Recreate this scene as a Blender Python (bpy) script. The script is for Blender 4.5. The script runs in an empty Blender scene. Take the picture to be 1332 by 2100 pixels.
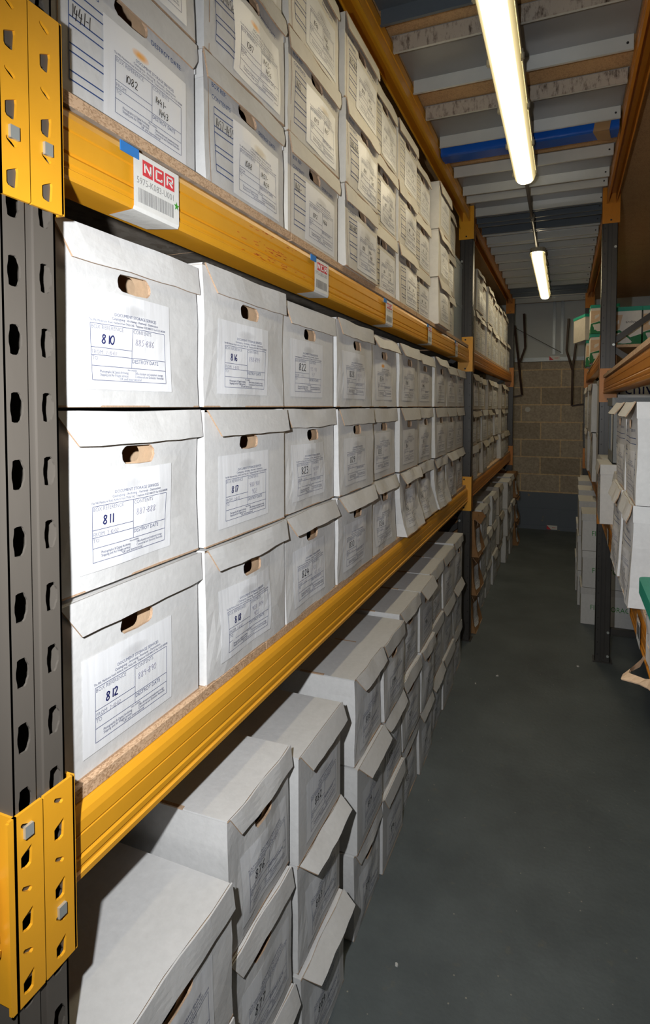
import bpy, math, random
from mathutils import Vector, Matrix

# ------------------------------------------------------------------ camera
scene = bpy.context.scene
PITCH = math.radians(2.3)
YAW = math.atan(492 / 1197.0)
cam_data = bpy.data.cameras.new('camera')
cam = bpy.data.objects.new('camera', cam_data)
scene.collection.objects.link(cam)
cam.location = (0, 0, 1.65)
cam.rotation_euler = (math.pi / 2 - PITCH, 0, YAW)
cam_data.sensor_fit = 'AUTO'
cam_data.sensor_width = 36
cam_data.lens = 1197.0 * 36 / 2100
cam_data.shift_y = (882.0 - 1050.0) / 2100
cam_data.clip_start = 0.02
scene.camera = cam

# ------------------------------------------------------------------ world, lights, exposure
world = bpy.data.worlds.new('world')
scene.world = world
world.use_nodes = True
world.node_tree.nodes['Background'].inputs[0].default_value = (0.8, 0.85, 1.0, 1)
world.node_tree.nodes['Background'].inputs[1].default_value = 0.02
FLASH_POWER = 106.0
LAMP_STRENGTH = 21.0
vs = scene.view_settings
vs.view_transform = 'Standard'
vs.look = 'None'
vs.exposure = 0.0
vs.gamma = 1.0
vs.use_curve_mapping = False
# the camera's flash head, held a little above and to the left of the lens
fl = bpy.data.lights.new('flash', 'SPOT')
fl.energy = FLASH_POWER
fl.color = (0.97, 0.985, 1.0)
fl.shadow_soft_size = 0.012
fl.spot_size = math.radians(134)
fl.spot_blend = 1.0
flo = bpy.data.objects.new('flash', fl)
scene.collection.objects.link(flo)
flo.location = (-0.17, 0.0, 1.74)
flo.rotation_euler = (math.radians(74), 0, math.radians(5))

R = random.Random(7)
PI = math.pi

# ------------------------------------------------------------------ material helpers
def srgb(r, g, b):
    def f(c):
        c /= 255.0
        return c / 12.92 if c <= 0.04045 else ((c + 0.055) / 1.055) ** 2.4
    return (f(r), f(g), f(b), 1)

def new_mat(name):
    m = bpy.data.materials.new(name)
    m.use_nodes = True
    return m, m.node_tree.nodes, m.node_tree.links, m.node_tree.nodes['Principled BSDF']

TINTED = ('white_card', 'white_card_lamp_warm', 'worn_card')
def simple(name, col, rough=0.6, metal=0.0, spec=0.4, bump=0.0, bscale=200, mottle=0.0, mscale=30,
           stretch=(1, 1, 1), col2=None, coat=0.0):
    m, N, L, b = new_mat(name)
    b.inputs['Roughness'].default_value = rough
    b.inputs['Metallic'].default_value = metal
    b.inputs['Specular IOR Level'].default_value = spec
    b.inputs['Coat Weight'].default_value = coat
    b.inputs['Base Color'].default_value = col
    if mottle > 0 or bump > 0:
        tc = N.new('ShaderNodeTexCoord')
        mp = N.new('ShaderNodeMapping')
        mp.inputs['Scale'].default_value = stretch
        L.new(tc.outputs['Object'], mp.inputs[0])
    if mottle > 0:
        n = N.new('ShaderNodeTexNoise')
        n.inputs['Scale'].default_value = mscale
        n.inputs['Detail'].default_value = 6
        n.inputs['Roughness'].default_value = 0.65
        L.new(mp.outputs[0], n.inputs['Vector'])
        r = N.new('ShaderNodeMapRange')
        r.inputs[1].default_value = 0.3
        r.inputs[2].default_value = 0.7
        L.new(n.outputs['Fac'], r.inputs[0])
        mx = N.new('ShaderNodeMix')
        mx.data_type = 'RGBA'
        L.new(r.outputs[0], mx.inputs['Factor'])
        c2 = col2 if col2 else tuple(c * (1 - mottle) for c in col[:3]) + (1,)
        mx.inputs[6].default_value = c2
        mx.inputs[7].default_value = col
        L.new(mx.outputs[2], b.inputs['Base Color'])
    if bump > 0:
        n2 = N.new('ShaderNodeTexNoise')
        n2.inputs['Scale'].default_value = bscale
        n2.inputs['Detail'].default_value = 4
        L.new(mp.outputs[0], n2.inputs['Vector'])
        bp = N.new('ShaderNodeBump')
        bp.inputs['Strength'].default_value = bump
        bp.inputs['Distance'].default_value = 0.002
        L.new(n2.outputs['Fac'], bp.inputs['Height'])
        L.new(bp.outputs[0], b.inputs['Normal'])
    if name in TINTED:      # boxes of different age: slightly different paper white
        oi = N.new('ShaderNodeObjectInfo')
        rr = N.new('ShaderNodeMapRange'); rr.inputs[3].default_value = 0.88; rr.inputs[4].default_value = 1.03
        L.new(oi.outputs['Random'], rr.inputs[0])
        mm = N.new('ShaderNodeMix'); mm.data_type = 'RGBA'; mm.blend_type = 'MULTIPLY'; mm.inputs['Factor'].default_value = 1
        cc = N.new('ShaderNodeCombineColor')
        for k_ in range(3): L.new(rr.outputs[0], cc.inputs[k_])
        L.new(b.inputs['Base Color'].links[0].from_socket, mm.inputs[6]); L.new(cc.outputs[0], mm.inputs[7])
        L.new(mm.outputs[2], b.inputs['Base Color'])
    return m

M = {}
M['white_card'] = simple('white_card', (0.655, 0.655, 0.65, 1), 0.62, bump=0.25, bscale=90, mottle=0.10, mscale=55)
M['white_card_lamp_warm'] = simple('white_card_lamp_warm', (0.66, 0.635, 0.58, 1), 0.62, bump=0.2, bscale=90, mottle=0.08, mscale=40)  # white card with the tube lights' warm cast put into its colour
M['worn_card'] = simple('worn_card', (0.52, 0.48, 0.42, 1), 0.7, bump=0.3, bscale=60, mottle=0.18, mscale=25)
M['kraft'] = simple('kraft', srgb(206, 176, 144), 0.8, bump=0.2, bscale=150, mottle=0.15, mscale=60)
M['kraft_dark'] = simple('kraft_dark', srgb(150, 112, 74), 0.8, bump=0.2, bscale=120, mottle=0.2, mscale=20)
M['edge'] = simple('card_edge', srgb(192, 162, 134), 0.85, mottle=0.4, mscale=300)
M['ink'] = simple('form_ink', srgb(85, 92, 125), 0.7)
M['ink_soft'] = simple('form_ink_soft', srgb(135, 138, 155), 0.7)
M['blue_print'] = simple('blue_print', srgb(38, 68, 125), 0.7)
M['marker'] = simple('marker', srgb(22, 22, 38), 0.5)
M['navy_marker'] = simple('navy_marker', srgb(30, 36, 92), 0.5)
M['pencil'] = simple('pencil', srgb(158, 158, 180), 0.7)
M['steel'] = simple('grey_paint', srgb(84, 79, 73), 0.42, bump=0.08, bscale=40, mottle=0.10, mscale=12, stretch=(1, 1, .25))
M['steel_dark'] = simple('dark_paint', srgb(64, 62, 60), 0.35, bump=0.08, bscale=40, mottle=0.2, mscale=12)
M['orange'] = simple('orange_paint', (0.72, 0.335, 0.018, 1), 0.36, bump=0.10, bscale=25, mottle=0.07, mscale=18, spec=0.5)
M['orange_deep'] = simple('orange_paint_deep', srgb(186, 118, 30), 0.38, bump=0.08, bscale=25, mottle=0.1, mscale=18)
M['bolt'] = simple('zinc', srgb(190, 195, 192), 0.3, metal=0.6)
M['slate'] = simple('slate_paint', srgb(86, 94, 102), 0.35, mottle=0.1, mscale=10)
M['plank'] = simple('plank_paint', srgb(134, 136, 138), 0.27, bump=0.05, bscale=30, mottle=0.08, mscale=8, spec=0.6)
M['plank_light'] = simple('plank_paint_light', srgb(186, 188, 184), 0.27, mottle=0.06, mscale=10, spec=0.6)
M['blue'] = simple('blue_paint', srgb(24, 84, 176), 0.25, mottle=0.1, mscale=14, spec=0.6)
M['galv'] = simple('galvanised', srgb(150, 156, 160), 0.4, metal=0.5, mottle=0.2, mscale=60)
M['clad'] = simple('cladding', srgb(196, 202, 204), 0.6, mottle=0.06, mscale=3)
M['rust'] = simple('brown_steel', srgb(44, 26, 18), 0.5, mottle=0.3, mscale=20)
M['sticker'] = simple('sticker_paper', srgb(226, 226, 222), 0.45, bump=0.3, bscale=60, mottle=0.06, mscale=50)
M['red'] = simple('sticker_red', srgb(214, 62, 72), 0.5, mottle=0.1, mscale=80)
M['tape_blue'] = simple('blue_tape', srgb(40, 120, 196), 0.5)
M['green'] = simple('green_ink', srgb(58, 150, 40), 0.6)
M['barcode'] = simple('barcode_ink', srgb(160, 160, 160), 0.6, mottle=0.2, mscale=60)
M['tape_clear'] = simple('parcel_tape', srgb(150, 120, 84), 0.3, spec=0.6)
M['teal'] = simple('teal_lid', srgb(18, 140, 116), 0.5, mottle=0.1, mscale=30)
M['dgreen'] = simple('green_band', srgb(20, 108, 62), 0.6)
M['file_green'] = simple('file_green', srgb(66, 142, 72), 0.7)
M['navy'] = simple('navy_print', srgb(24, 34, 92), 0.6)
M['grey_plastic'] = simple('grey_plastic', srgb(128, 132, 134), 0.5, mottle=0.3, mscale=300)
M['pale_blue'] = simple('pale_blue_grey', srgb(158, 172, 184), 0.6, mottle=0.2, mscale=120)
M['black'] = simple('black_print', srgb(28, 28, 28), 0.5)
M['scrap'] = simple('paper_scrap', srgb(200, 200, 196), 0.7)

def chipboard(name, base, dark, scale=1.0):
    m, N, L, b = new_mat(name)
    b.inputs['Roughness'].default_value = 0.75
    tc = N.new('ShaderNodeTexCoord')
    mp = N.new('ShaderNodeMapping'); mp.inputs['Scale'].default_value = (1, .55, 1); L.new(tc.outputs['Object'], mp.inputs[0])
    v = N.new('ShaderNodeTexVoronoi'); v.inputs['Scale'].default_value = 260 * scale
    n = N.new('ShaderNodeTexNoise'); n.inputs['Scale'].default_value = 12 * scale; n.inputs['Detail'].default_value = 8
    L.new(mp.outputs[0], v.inputs['Vector']); L.new(tc.outputs['Object'], n.inputs['Vector'])
    sx_ = N.new('ShaderNodeSeparateColor'); L.new(v.outputs['Color'], sx_.inputs[0])
    mx = N.new('ShaderNodeMix'); mx.data_type = 'RGBA'
    ad = N.new('ShaderNodeMath'); ad.operation = 'ADD'; L.new(sx_.outputs[0], ad.inputs[0]); L.new(n.outputs['Fac'], ad.inputs[1])
    mr = N.new('ShaderNodeMapRange'); mr.inputs[1].default_value = .35; mr.inputs[2].default_value = 1.15
    L.new(ad.outputs[0], mr.inputs[0]); L.new(mr.outputs[0], mx.inputs['Factor'])
    mx.inputs[6].default_value = dark; mx.inputs[7].default_value = base
    L.new(mx.outputs[2], b.inputs['Base Color'])
    bp = N.new('ShaderNodeBump'); bp.inputs['Strength'].default_value = .3; bp.inputs['Distance'].default_value = .001
    L.new(sx_.outputs[0], bp.inputs['Height']); L.new(bp.outputs[0], b.inputs['Normal'])
    return m
M['chip'] = chipboard('chipboard', srgb(204, 172, 140), srgb(150, 116, 84), 2.0)
M['chip_dark'] = chipboard('chipboard_underside', srgb(184, 150, 108), srgb(158, 125, 88), 1.2)
M['chip_grey'] = chipboard('chipboard_grey_underside', srgb(168, 158, 146), srgb(140, 128, 114), 0.3)

# concrete floor painted dark grey
m, N, L, b = new_mat('floor_paint')
tc = N.new('ShaderNodeTexCoord')
n1 = N.new('ShaderNodeTexNoise'); n1.inputs['Scale'].default_value = 2.2; n1.inputs['Detail'].default_value = 9; n1.inputs['Roughness'].default_value = .65
n2 = N.new('ShaderNodeTexNoise'); n2.inputs['Scale'].default_value = 55; n2.inputs['Detail'].default_value = 5
n3 = N.new('ShaderNodeTexNoise'); n3.inputs['Scale'].default_value = 17; n3.inputs['Detail'].default_value = 8; n3.inputs['Roughness'].default_value = .7
for q in (n1, n2, n3): L.new(tc.outputs['Object'], q.inputs['Vector'])
cr = N.new('ShaderNodeValToRGB')
cr.color_ramp.elements[0].position = .3; cr.color_ramp.elements[0].color = srgb(74, 82, 86)
cr.color_ramp.elements[1].position = .72; cr.color_ramp.elements[1].color = srgb(99, 108, 111)
L.new(n1.outputs['Fac'], cr.inputs[0])
dr = N.new('ShaderNodeMapRange'); dr.inputs[1].default_value = .60; dr.inputs[2].default_value = .74
L.new(n3.outputs['Fac'], dr.inputs[0])
mx = N.new('ShaderNodeMix'); mx.data_type = 'RGBA'; mx.inputs[7].default_value = srgb(124, 116, 100)
dm = N.new('ShaderNodeMath'); dm.operation = 'MULTIPLY'; dm.inputs[1].default_value = .45
L.new(dr.outputs[0], dm.inputs[0]); L.new(dm.outputs[0], mx.inputs['Factor']); L.new(cr.outputs[0], mx.inputs[6])
L.new(mx.outputs[2], b.inputs['Base Color'])
vo = N.new('ShaderNodeTexVoronoi'); vo.inputs['Scale'].default_value = 26; L.new(tc.outputs['Object'], vo.inputs['Vector'])
lt = N.new('ShaderNodeMath'); lt.operation = 'LESS_THAN'; lt.inputs[1].default_value = .07; L.new(vo.outputs['Distance'], lt.inputs[0])
sc_ = N.new('ShaderNodeSeparateColor'); L.new(vo.outputs['Color'], sc_.inputs[0])
g2 = N.new('ShaderNodeMath'); g2.operation = 'GREATER_THAN'; g2.inputs[1].default_value = .72; L.new(sc_.outputs[0], g2.inputs[0])
ml = N.new('ShaderNodeMath'); ml.operation = 'MULTIPLY'; L.new(lt.outputs[0], ml.inputs[0]); L.new(g2.outputs[0], ml.inputs[1])
m9 = N.new('ShaderNodeMix'); m9.data_type = 'RGBA'; m9.inputs[7].default_value = srgb(150, 148, 138)
L.new(ml.outputs[0], m9.inputs['Factor']); L.new(mx.outputs[2], m9.inputs[6]); L.new(m9.outputs[2], b.inputs['Base Color'])
b.inputs['Roughness'].default_value = .55
bp = N.new('ShaderNodeBump'); bp.inputs['Strength'].default_value = .5; bp.inputs['Distance'].default_value = .003
L.new(n2.outputs['Fac'], bp.inputs['Height']); L.new(bp.outputs[0], b.inputs['Normal'])
M['floor'] = m

# block wall, painted below half a metre
m, N, L, b = new_mat('block_wall')
tc = N.new('ShaderNodeTexCoord')
sp = N.new('ShaderNodeSeparateXYZ'); L.new(tc.outputs['Object'], sp.inputs[0])
ax = N.new('ShaderNodeMath'); ax.operation = 'ADD'; ax.inputs[1].default_value = 0.30 + 4.95
az = N.new('ShaderNodeMath'); az.operation = 'ADD'; az.inputs[1].default_value = -0.513 + 2.324
L.new(sp.outputs[0], ax.inputs[0]); L.new(sp.outputs[2], az.inputs[0])
cb = N.new('ShaderNodeCombineXYZ'); L.new(ax.outputs[0], cb.inputs[0]); L.new(az.outputs[0], cb.inputs[1])
br = N.new('ShaderNodeTexBrick')
br.inputs['Scale'].default_value = 1; br.inputs['Brick Width'].default_value = .495; br.inputs['Row Height'].default_value = .2324
br.inputs['Mortar Size'].default_value = .0085; br.inputs['Mortar Smooth'].default_value = .15; br.inputs['Bias'].default_value = -.2
br.inputs['Color1'].default_value = srgb(168, 157, 142); br.inputs['Color2'].default_value = srgb(142, 130, 114)
br.inputs['Mortar'].default_value = srgb(205, 182, 146)
L.new(cb.outputs[0], br.inputs['Vector'])
n1 = N.new('ShaderNodeTexNoise'); n1.inputs['Scale'].default_value = 45; n1.inputs['Detail'].default_value = 8
L.new(tc.outputs['Object'], n1.inputs['Vector'])
m1 = N.new('ShaderNodeMix'); m1.data_type = 'RGBA'; m1.blend_type = 'OVERLAY'; m1.inputs['Factor'].default_value = .5
L.new(br.outputs['Color'], m1.inputs[6]); L.new(n1.outputs['Fac'], m1.inputs[7])
n4 = N.new('ShaderNodeTexNoise'); n4.inputs['Scale'].default_value = 6; n4.inputs['Detail'].default_value = 6
L.new(tc.outputs['Object'], n4.inputs['Vector'])
cr2 = N.new('ShaderNodeValToRGB')
cr2.color_ramp.elements[0].position = .66; cr2.color_ramp.elements[0].color = srgb(106, 116, 130)
cr2.color_ramp.elements[1].position = .70; cr2.color_ramp.elements[1].color = srgb(150, 138, 116)
L.new(n4.outputs['Fac'], cr2.inputs[0])
gt = N.new('ShaderNodeMath'); gt.operation = 'GREATER_THAN'; gt.inputs[1].default_value = .50
L.new(sp.outputs[2], gt.inputs[0])
m2 = N.new('ShaderNodeMix'); m2.data_type = 'RGBA'
L.new(gt.outputs[0], m2.inputs['Factor']); L.new(cr2.outputs[0], m2.inputs[6]); L.new(m1.outputs[2], m2.inputs[7])
L.new(m2.outputs[2], b.inputs['Base Color']); b.inputs['Roughness'].default_value = .85
bp = N.new('ShaderNodeBump'); bp.inputs['Strength'].default_value = .6; bp.inputs['Distance'].default_value = .004
L.new(br.outputs['Fac'], bp.inputs['Height']); bp.invert = True; L.new(bp.outputs[0], b.inputs['Normal'])
M['block'] = m

# label papers: a soft rubbed patch printed on the paper (UV space)
def label_paper(name, patch, strength, cx=.52, cy=.84, rx=.17, ry=.075):
    m, N, L, b = new_mat(name)
    b.inputs['Roughness'].default_value = .38
    uv = N.new('ShaderNodeUVMap'); uv.uv_map = 'UVMap'
    s = N.new('ShaderNodeSeparateXYZ'); L.new(uv.outputs[0], s.inputs[0])
    def sub(o, c, r):
        a = N.new('ShaderNodeMath'); a.operation = 'SUBTRACT'; a.inputs[1].default_value = c; L.new(o, a.inputs[0])
        d = N.new('ShaderNodeMath'); d.operation = 'DIVIDE'; d.inputs[1].default_value = r; L.new(a.outputs[0], d.inputs[0])
        p = N.new('ShaderNodeMath'); p.operation = 'POWER'; p.inputs[1].default_value = 2
        ab = N.new('ShaderNodeMath'); ab.operation = 'ABSOLUTE'; L.new(d.outputs[0], ab.inputs[0]); L.new(ab.outputs[0], p.inputs[0])
        return p.outputs[0]
    ad = N.new('ShaderNodeMath'); ad.operation = 'ADD'
    L.new(sub(s.outputs[0], cx, rx), ad.inputs[0]); L.new(sub(s.outputs[1], cy, ry), ad.inputs[1])
    nz = N.new('ShaderNodeTexNoise'); nz.inputs['Scale'].default_value = 9; L.new(uv.outputs[0], nz.inputs['Vector'])
    ad2 = N.new('ShaderNodeMath'); ad2.operation = 'ADD'; L.new(ad.outputs[0], ad2.inputs[0]); L.new(nz.outputs['Fac'], ad2.inputs[1])
    mr = N.new('ShaderNodeMapRange'); mr.inputs[1].default_value = 1.6; mr.inputs[2].default_value = .6
    mr.inputs[3].default_value = 0; mr.inputs[4].default_value = strength
    L.new(ad2.outputs[0], mr.inputs[0])
    mx = N.new('ShaderNodeMix'); mx.data_type = 'RGBA'; L.new(mr.outputs[0], mx.inputs['Factor'])
    mx.inputs[6].default_value = (.74, .75, .77, 1); mx.inputs[7].default_value = patch
    L.new(mx.outputs[2], b.inputs['Base Color'])
    tc = N.new('ShaderNodeTexCoord'); mp = N.new('ShaderNodeMapping'); mp.inputs['Scale'].default_value = (60, 60, 8)
    L.new(tc.outputs['Object'], mp.inputs[0])
    nb = N.new('ShaderNodeTexNoise'); nb.inputs['Scale'].default_value = 1; nb.inputs['Detail'].default_value = 2; L.new(mp.outputs[0], nb.inputs['Vector'])
    bp = N.new('ShaderNodeBump'); bp.inputs['Strength'].default_value = .35; bp.inputs['Distance'].default_value = .002
    L.new(nb.outputs['Fac'], bp.inputs['Height']); L.new(bp.outputs[0], b.inputs['Normal'])
    return m
M['paper'] = label_paper('label_paper', srgb(178, 178, 180), .55)
M['paper_beige'] = label_paper('label_paper_beige', srgb(186, 172, 150), .8, cx=.55)
M['paper_orange'] = label_paper('label_paper_orange', srgb(236, 158, 30), 1.0, cx=.40, cy=.86, rx=.10, ry=.055)

# ------------------------------------------------------------------ mesh helpers
class MB:
    def __init__(s):
        s.v = []; s.f = []; s.m = []; s.mats = []; s.smooth = False
    def mi(s, mat):
        if mat not in s.mats: s.mats.append(mat)
        return s.mats.index(mat)
    def add(s, verts, faces, mat):
        o = len(s.v); k = s.mi(mat)
        s.v += [tuple(p) for p in verts]
        for f in faces:
            s.f.append(tuple(o + i for i in f)); s.m.append(k)
    def quad(s, a, b, c, d, mat): s.add([a, b, c, d], [(0, 1, 2, 3)], mat)
    def box(s, x0, x1, y0, y1, z0, z1, mat):
        v = [(x0, y0, z0), (x1, y0, z0), (x1, y1, z0), (x0, y1, z0), (x0, y0, z1), (x1, y0, z1), (x1, y1, z1), (x0, y1, z1)]
        s.add(v, [(0, 3, 2, 1), (4, 5, 6, 7), (0, 1, 5, 4), (1, 2, 6, 5), (2, 3, 7, 6), (3, 0, 4, 7)], mat)
    def prism_y(s, prof, y0, y1, mat):      # closed profile of (x,z) along y
        n = len(prof)
        v = [(x, y0, z) for x, z in prof] + [(x, y1, z) for x, z in prof]
        f = [(i, (i + 1) % n, n + (i + 1) % n, n + i) for i in range(n)]
        f += [tuple(range(n))[::-1], tuple(range(n, 2 * n))]
        s.add(v, f, mat)
    def bar(s, p, q, w, h, mat, up=(0, 0, 1)):
        p = Vector(p); q = Vector(q); d = (q - p).normalized(); up = Vector(up)
        if abs(d.dot(up)) > .99: up = Vector((1, 0, 0))
        a = d.cross(up).normalized() * w / 2; c = a.cross(d).normalized() * h / 2
        v = [p - a - c, p + a - c, p + a + c, p - a + c, q - a - c, q + a - c, q + a + c, q - a + c]
        s.add(v, [(0, 3, 2, 1), (4, 5, 6, 7), (0, 1, 5, 4), (1, 2, 6, 5), (2, 3, 7, 6), (3, 0, 4, 7)], mat)
    def tube(s, p, q, r, mat, n=12):
        p = Vector(p); q = Vector(q); d = (q - p).normalized()
        up = Vector((0, 0, 1)) if abs(d.z) < .9 else Vector((1, 0, 0))
        a = d.cross(up).normalized(); c = a.cross(d)
        v = [p + (a * math.cos(t) + c * math.sin(t)) * r for t in [2 * PI * i / n for i in range(n)]]
        v += [x + (q - p) for x in v]
        f = [(i, (i + 1) % n, n + (i + 1) % n, n + i) for i in range(n)] + [tuple(range(n))[::-1], tuple(range(n, 2 * n))]
        s.add(v, f, mat)
    def merge(s, geo, mat, fn=lambda p: p):
        s.add([fn(p) for p in geo[0]], geo[1], mat)
    def mesh(s, name, deform=None, uvrect=None):
        me = bpy.data.meshes.new(name)
        vv = [deform(p) for p in s.v] if deform else s.v
        me.from_pydata(vv, [], s.f)
        for mt in s.mats: me.materials.append(mt)
        me.polygons.foreach_set('material_index', s.m)
        if uvrect:
            x0, x1, z0, z1 = uvrect
            uv = me.uv_layers.new(name='UVMap')
            for lp in me.loops:
                p = s.v[lp.vertex_index]
                uv.data[lp.index].uv = ((p[0] - x0) / (x1 - x0), (p[2] - z0) / (z1 - z0))
        me.update()
        return me
    def build(s, name, parent=None, loc=None):
        return place(name, s.mesh(name), parent, loc)

C = scene.collection
def place(name, me, parent=None, loc=None):
    o = bpy.data.objects.new(name, me)
    C.objects.link(o)
    if parent: o.parent = parent
    if loc: o.location = loc
    return o
def tag(o, label=None, cat=None, group=None, kind=None):
    if label: o['label'] = label
    if cat: o['category'] = cat
    if group: o['group'] = group
    if kind: o['kind'] = kind
    return o
def empty(name, loc, rz=0, label=None, cat=None, group=None):
    o = bpy.data.objects.new(name, None); C.objects.link(o)
    o.location = loc; o.rotation_euler = (0, 0, rz); o.empty_display_size = .05
    return tag(o, label, cat, group)
def smooth(o):
    o.data.polygons.foreach_set('use_smooth', [True] * len(o.data.polygons))
    return o

_tc = {}
def text_geo(txt, size, align='LEFT', stretch=1.0):
    """flat text as (verts in x,z plane at y=0, faces)"""
    k = (txt, size, align, stretch)
    if k in _tc: return _tc[k]
    cu = bpy.data.curves.new('t', 'FONT'); cu.body = txt; cu.size = size; cu.align_x = align
    cu.resolution_u = 2
    ob = bpy.data.objects.new('t', cu); C.objects.link(ob)
    dg = bpy.context.evaluated_depsgraph_get()
    me = bpy.data.meshes.new_from_object(ob.evaluated_get(dg))
    g = ([(v.co.x * stretch, 0, v.co.y) for v in me.vertices], [tuple(p.vertices) for p in me.polygons])
    bpy.data.objects.remove(ob); bpy.data.curves.remove(cu); bpy.data.meshes.remove(me)
    _tc[k] = g
    return g

STROKES = {
 '0': [[(.3, 1), (.08, .8), (.02, .5), (.1, .15), (.3, 0), (.5, .15), (.56, .5), (.5, .82), (.3, 1)]],
 '1': [[(.28, 1), (.3, .5), (.3, 0)]],
 '2': [[(.05, .8), (.2, .98), (.42, .95), (.5, .75), (.38, .45), (.05, .05), (.3, .08), (.6, .02)]],
 '3': [[(.05, .9), (.3, 1), (.5, .82), (.4, .58), (.2, .52), (.45, .45), (.52, .2), (.3, 0), (.05, .1)]],
 '4': [[(.2, 1), (.05, .4), (.3, .38), (.6, .42)], [(.45, .75), (.42, .3), (.4, -.1)]],
 '5': [[(.55, 1), (.15, .97), (.1, .6), (.35, .62), (.52, .4), (.42, .1), (.2, 0), (.02, .1)]],
 '6': [[(.45, 1), (.15, .65), (.05, .3), (.2, 0), (.45, .08), (.5, .3), (.35, .45), (.12, .35)]],
 '7': [[(.03, .95), (.55, .98), (.35, .5), (.25, 0)]],
 '8': [[(.5, .85), (.28, 1), (.08, .82), (.2, .58), (.45, .38), (.5, .15), (.28, 0), (.06, .15), (.15, .4), (.42, .65), (.5, .85)]],
 '9': [[(.5, .85), (.28, 1), (.06, .8), (.12, .55), (.35, .52), (.5, .8), (.48, .4), (.4, 0)]],
 '-': [[(.08, .45), (.5, .5)]],
 '.': [[(.2, .02), (.26, .06)]],
 'B': [[(.08, 0), (.1, 1), (.45, .9), (.4, .6), (.1, .52), (.5, .4), (.5, .1), (.08, 0)]],
 'o': [[(.3, .6), (.05, .4), (.1, .05), (.4, .05), (.5, .4), (.3, .6)]],
 'x': [[(.05, .55), (.5, 0)], [(.5, .55), (.05, 0)]],
 'M': [[(.02, 0), (.1, 1), (.3, .4), (.5, 1), (.6, 0)]],
 'A': [[(0, 0), (.3, 1), (.58, 0)], [(.1, .4), (.5, .4)]],
 'R': [[(.08, 0), (.1, 1), (.45, .9), (.4, .55), (.1, .5), (.52, 0)]],
 'N': [[(.05, 0), (.08, 1), (.5, 0), (.52, 1)]],
 'S': [[(.5, .9), (.25, 1), (.08, .75), (.45, .4), (.42, .08), (.05, .05)]],
}
def strokes_geo(txt, h, w, seed=0, slant=.08, wide=1.0):
    rr = random.Random(seed)
    V = []; F = []; x = 0
    for ch in txt:
        if ch == ' ': x += h * .45 * wide; continue
        for pl in STROKES[ch]:
            pts = []
            for (a, c) in pl:
                c2 = c * h + rr.uniform(-.025, .025) * h
                pts.append((x + a * h * wide + slant * c2 + rr.uniform(-.02, .02) * h, c2))
            for _r in range(2 if len(pts) > 2 else 0):   # corner cutting keeps the pen line soft
                q = [pts[0]]
                for i in range(len(pts) - 1):
                    (ax_, az_), (bx_, bz_) = pts[i], pts[i + 1]
                    q.append((ax_ * .75 + bx_ * .25, az_ * .75 + bz_ * .25)); q.append((ax_ * .25 + bx_ * .75, az_ * .25 + bz_ * .75))
                q.append(pts[-1]); pts = q
            n = len(pts); o = len(V)
            for i in range(n):
                a = pts[max(i - 1, 0)]; b_ = pts[min(i + 1, n - 1)]
                dx, dz = b_[0] - a[0], b_[1] - a[1]; l = math.hypot(dx, dz) or 1e-6
                nx, nz = -dz / l * w / 2, dx / l * w / 2
                V.append((pts[i][0] + nx, 0, pts[i][1] + nz)); V.append((pts[i][0] - nx, 0, pts[i][1] - nz))
            for i in range(n - 1):
                F.append((o + 2 * i + 1, o + 2 * i + 3, o + 2 * i + 2, o + 2 * i))
        x += h * (.40 if ch in '1-.' else .72) * wide
    return V, F

def ring(pts_in, pts_out, k):
    out = []
    for t in range(k + 1):
        s_ = t / k
        out.append([(a[0] * (1 - s_) + b_[0] * s_, a[1] * (1 - s_) + b_[1] * s_) for a, b_ in zip(pts_in, pts_out)])
    return out
def stadium(cx, cz, w, h, n=24):
    pts = []
    r = h / 2; l = w / 2 - r
    for i in range(n):
        a = 2 * PI * i / n
        c, s_ = math.cos(a), math.sin(a)
        pts.append((cx + r * c + (l if c > 1e-6 else (-l if c < -1e-6 else 0)), cz + r * s_))
    return pts
def rect_match(cx, cz, x0, x1, z0, z1, n=24):
    """n points around a rectangle seen from (cx,cz), with the corners hit exactly"""
    pts = []
    per = n // 4
    cor = [(x1, z0), (x1, z1), (x0, z1), (x0, z0)]
    # start at angle 0 (middle of the right side)
    path = [(x1, cz), (x1, z1), (cx, z1), (x0, z1), (x0, cz), (x0, z0), (cx, z0), (x1, z0), (x1, cz)]
    k = n // 8
    for i in range(8):
        a, b_ = path[i], path[i + 1]
        for j in range(k):
            t = j / k
            pts.append((a[0] + (b_[0] - a[0]) * t, a[1] + (b_[1] - a[1]) * t))
    return pts
def holed_panel(mb, x0, x1, z0, z1, hole, y, mat, flip=False, k=4, cx=None, cz=None):
    cx = sum(p[0] for p in hole) / len(hole); cz = sum(p[1] for p in hole) / len(hole)
    n = len(hole)
    rr = ring(hole, rect_match(cx, cz, x0, x1, z0, z1, n), k)
    V = [(p[0], y, p[1]) for r_ in rr for p in r_]
    F = []
    for t in range(k):
        for i in range(n):
            j = (i + 1) % n
            q = (t * n + i, (t + 1) * n + i, (t + 1) * n + j, t * n + j)
            F.append(q[::-1] if flip else q)
    mb.add(V, F, mat)

# ------------------------------------------------------------------ archive boxes
T = 0.0035
def grid_quad(mb, a, b_, c, d, nu, nv, mat):
    a, b_, c, d = map(Vector, (a, b_, c, d))
    V = []; F = []
    for j in range(nv + 1):
        for i in range(nu + 1):
            u, v = i / nu, j / nv
            V.append(tuple((a * (1 - u) + b_ * u) * (1 - v) + (d * (1 - u) + c * u) * v))
    for j in range(nv):
        for i in range(nu):
            o = j * (nu + 1) + i
            F.append((o, o + 1, o + nu + 2, o + nu + 1))
    mb.add(V, F, mat)

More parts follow.
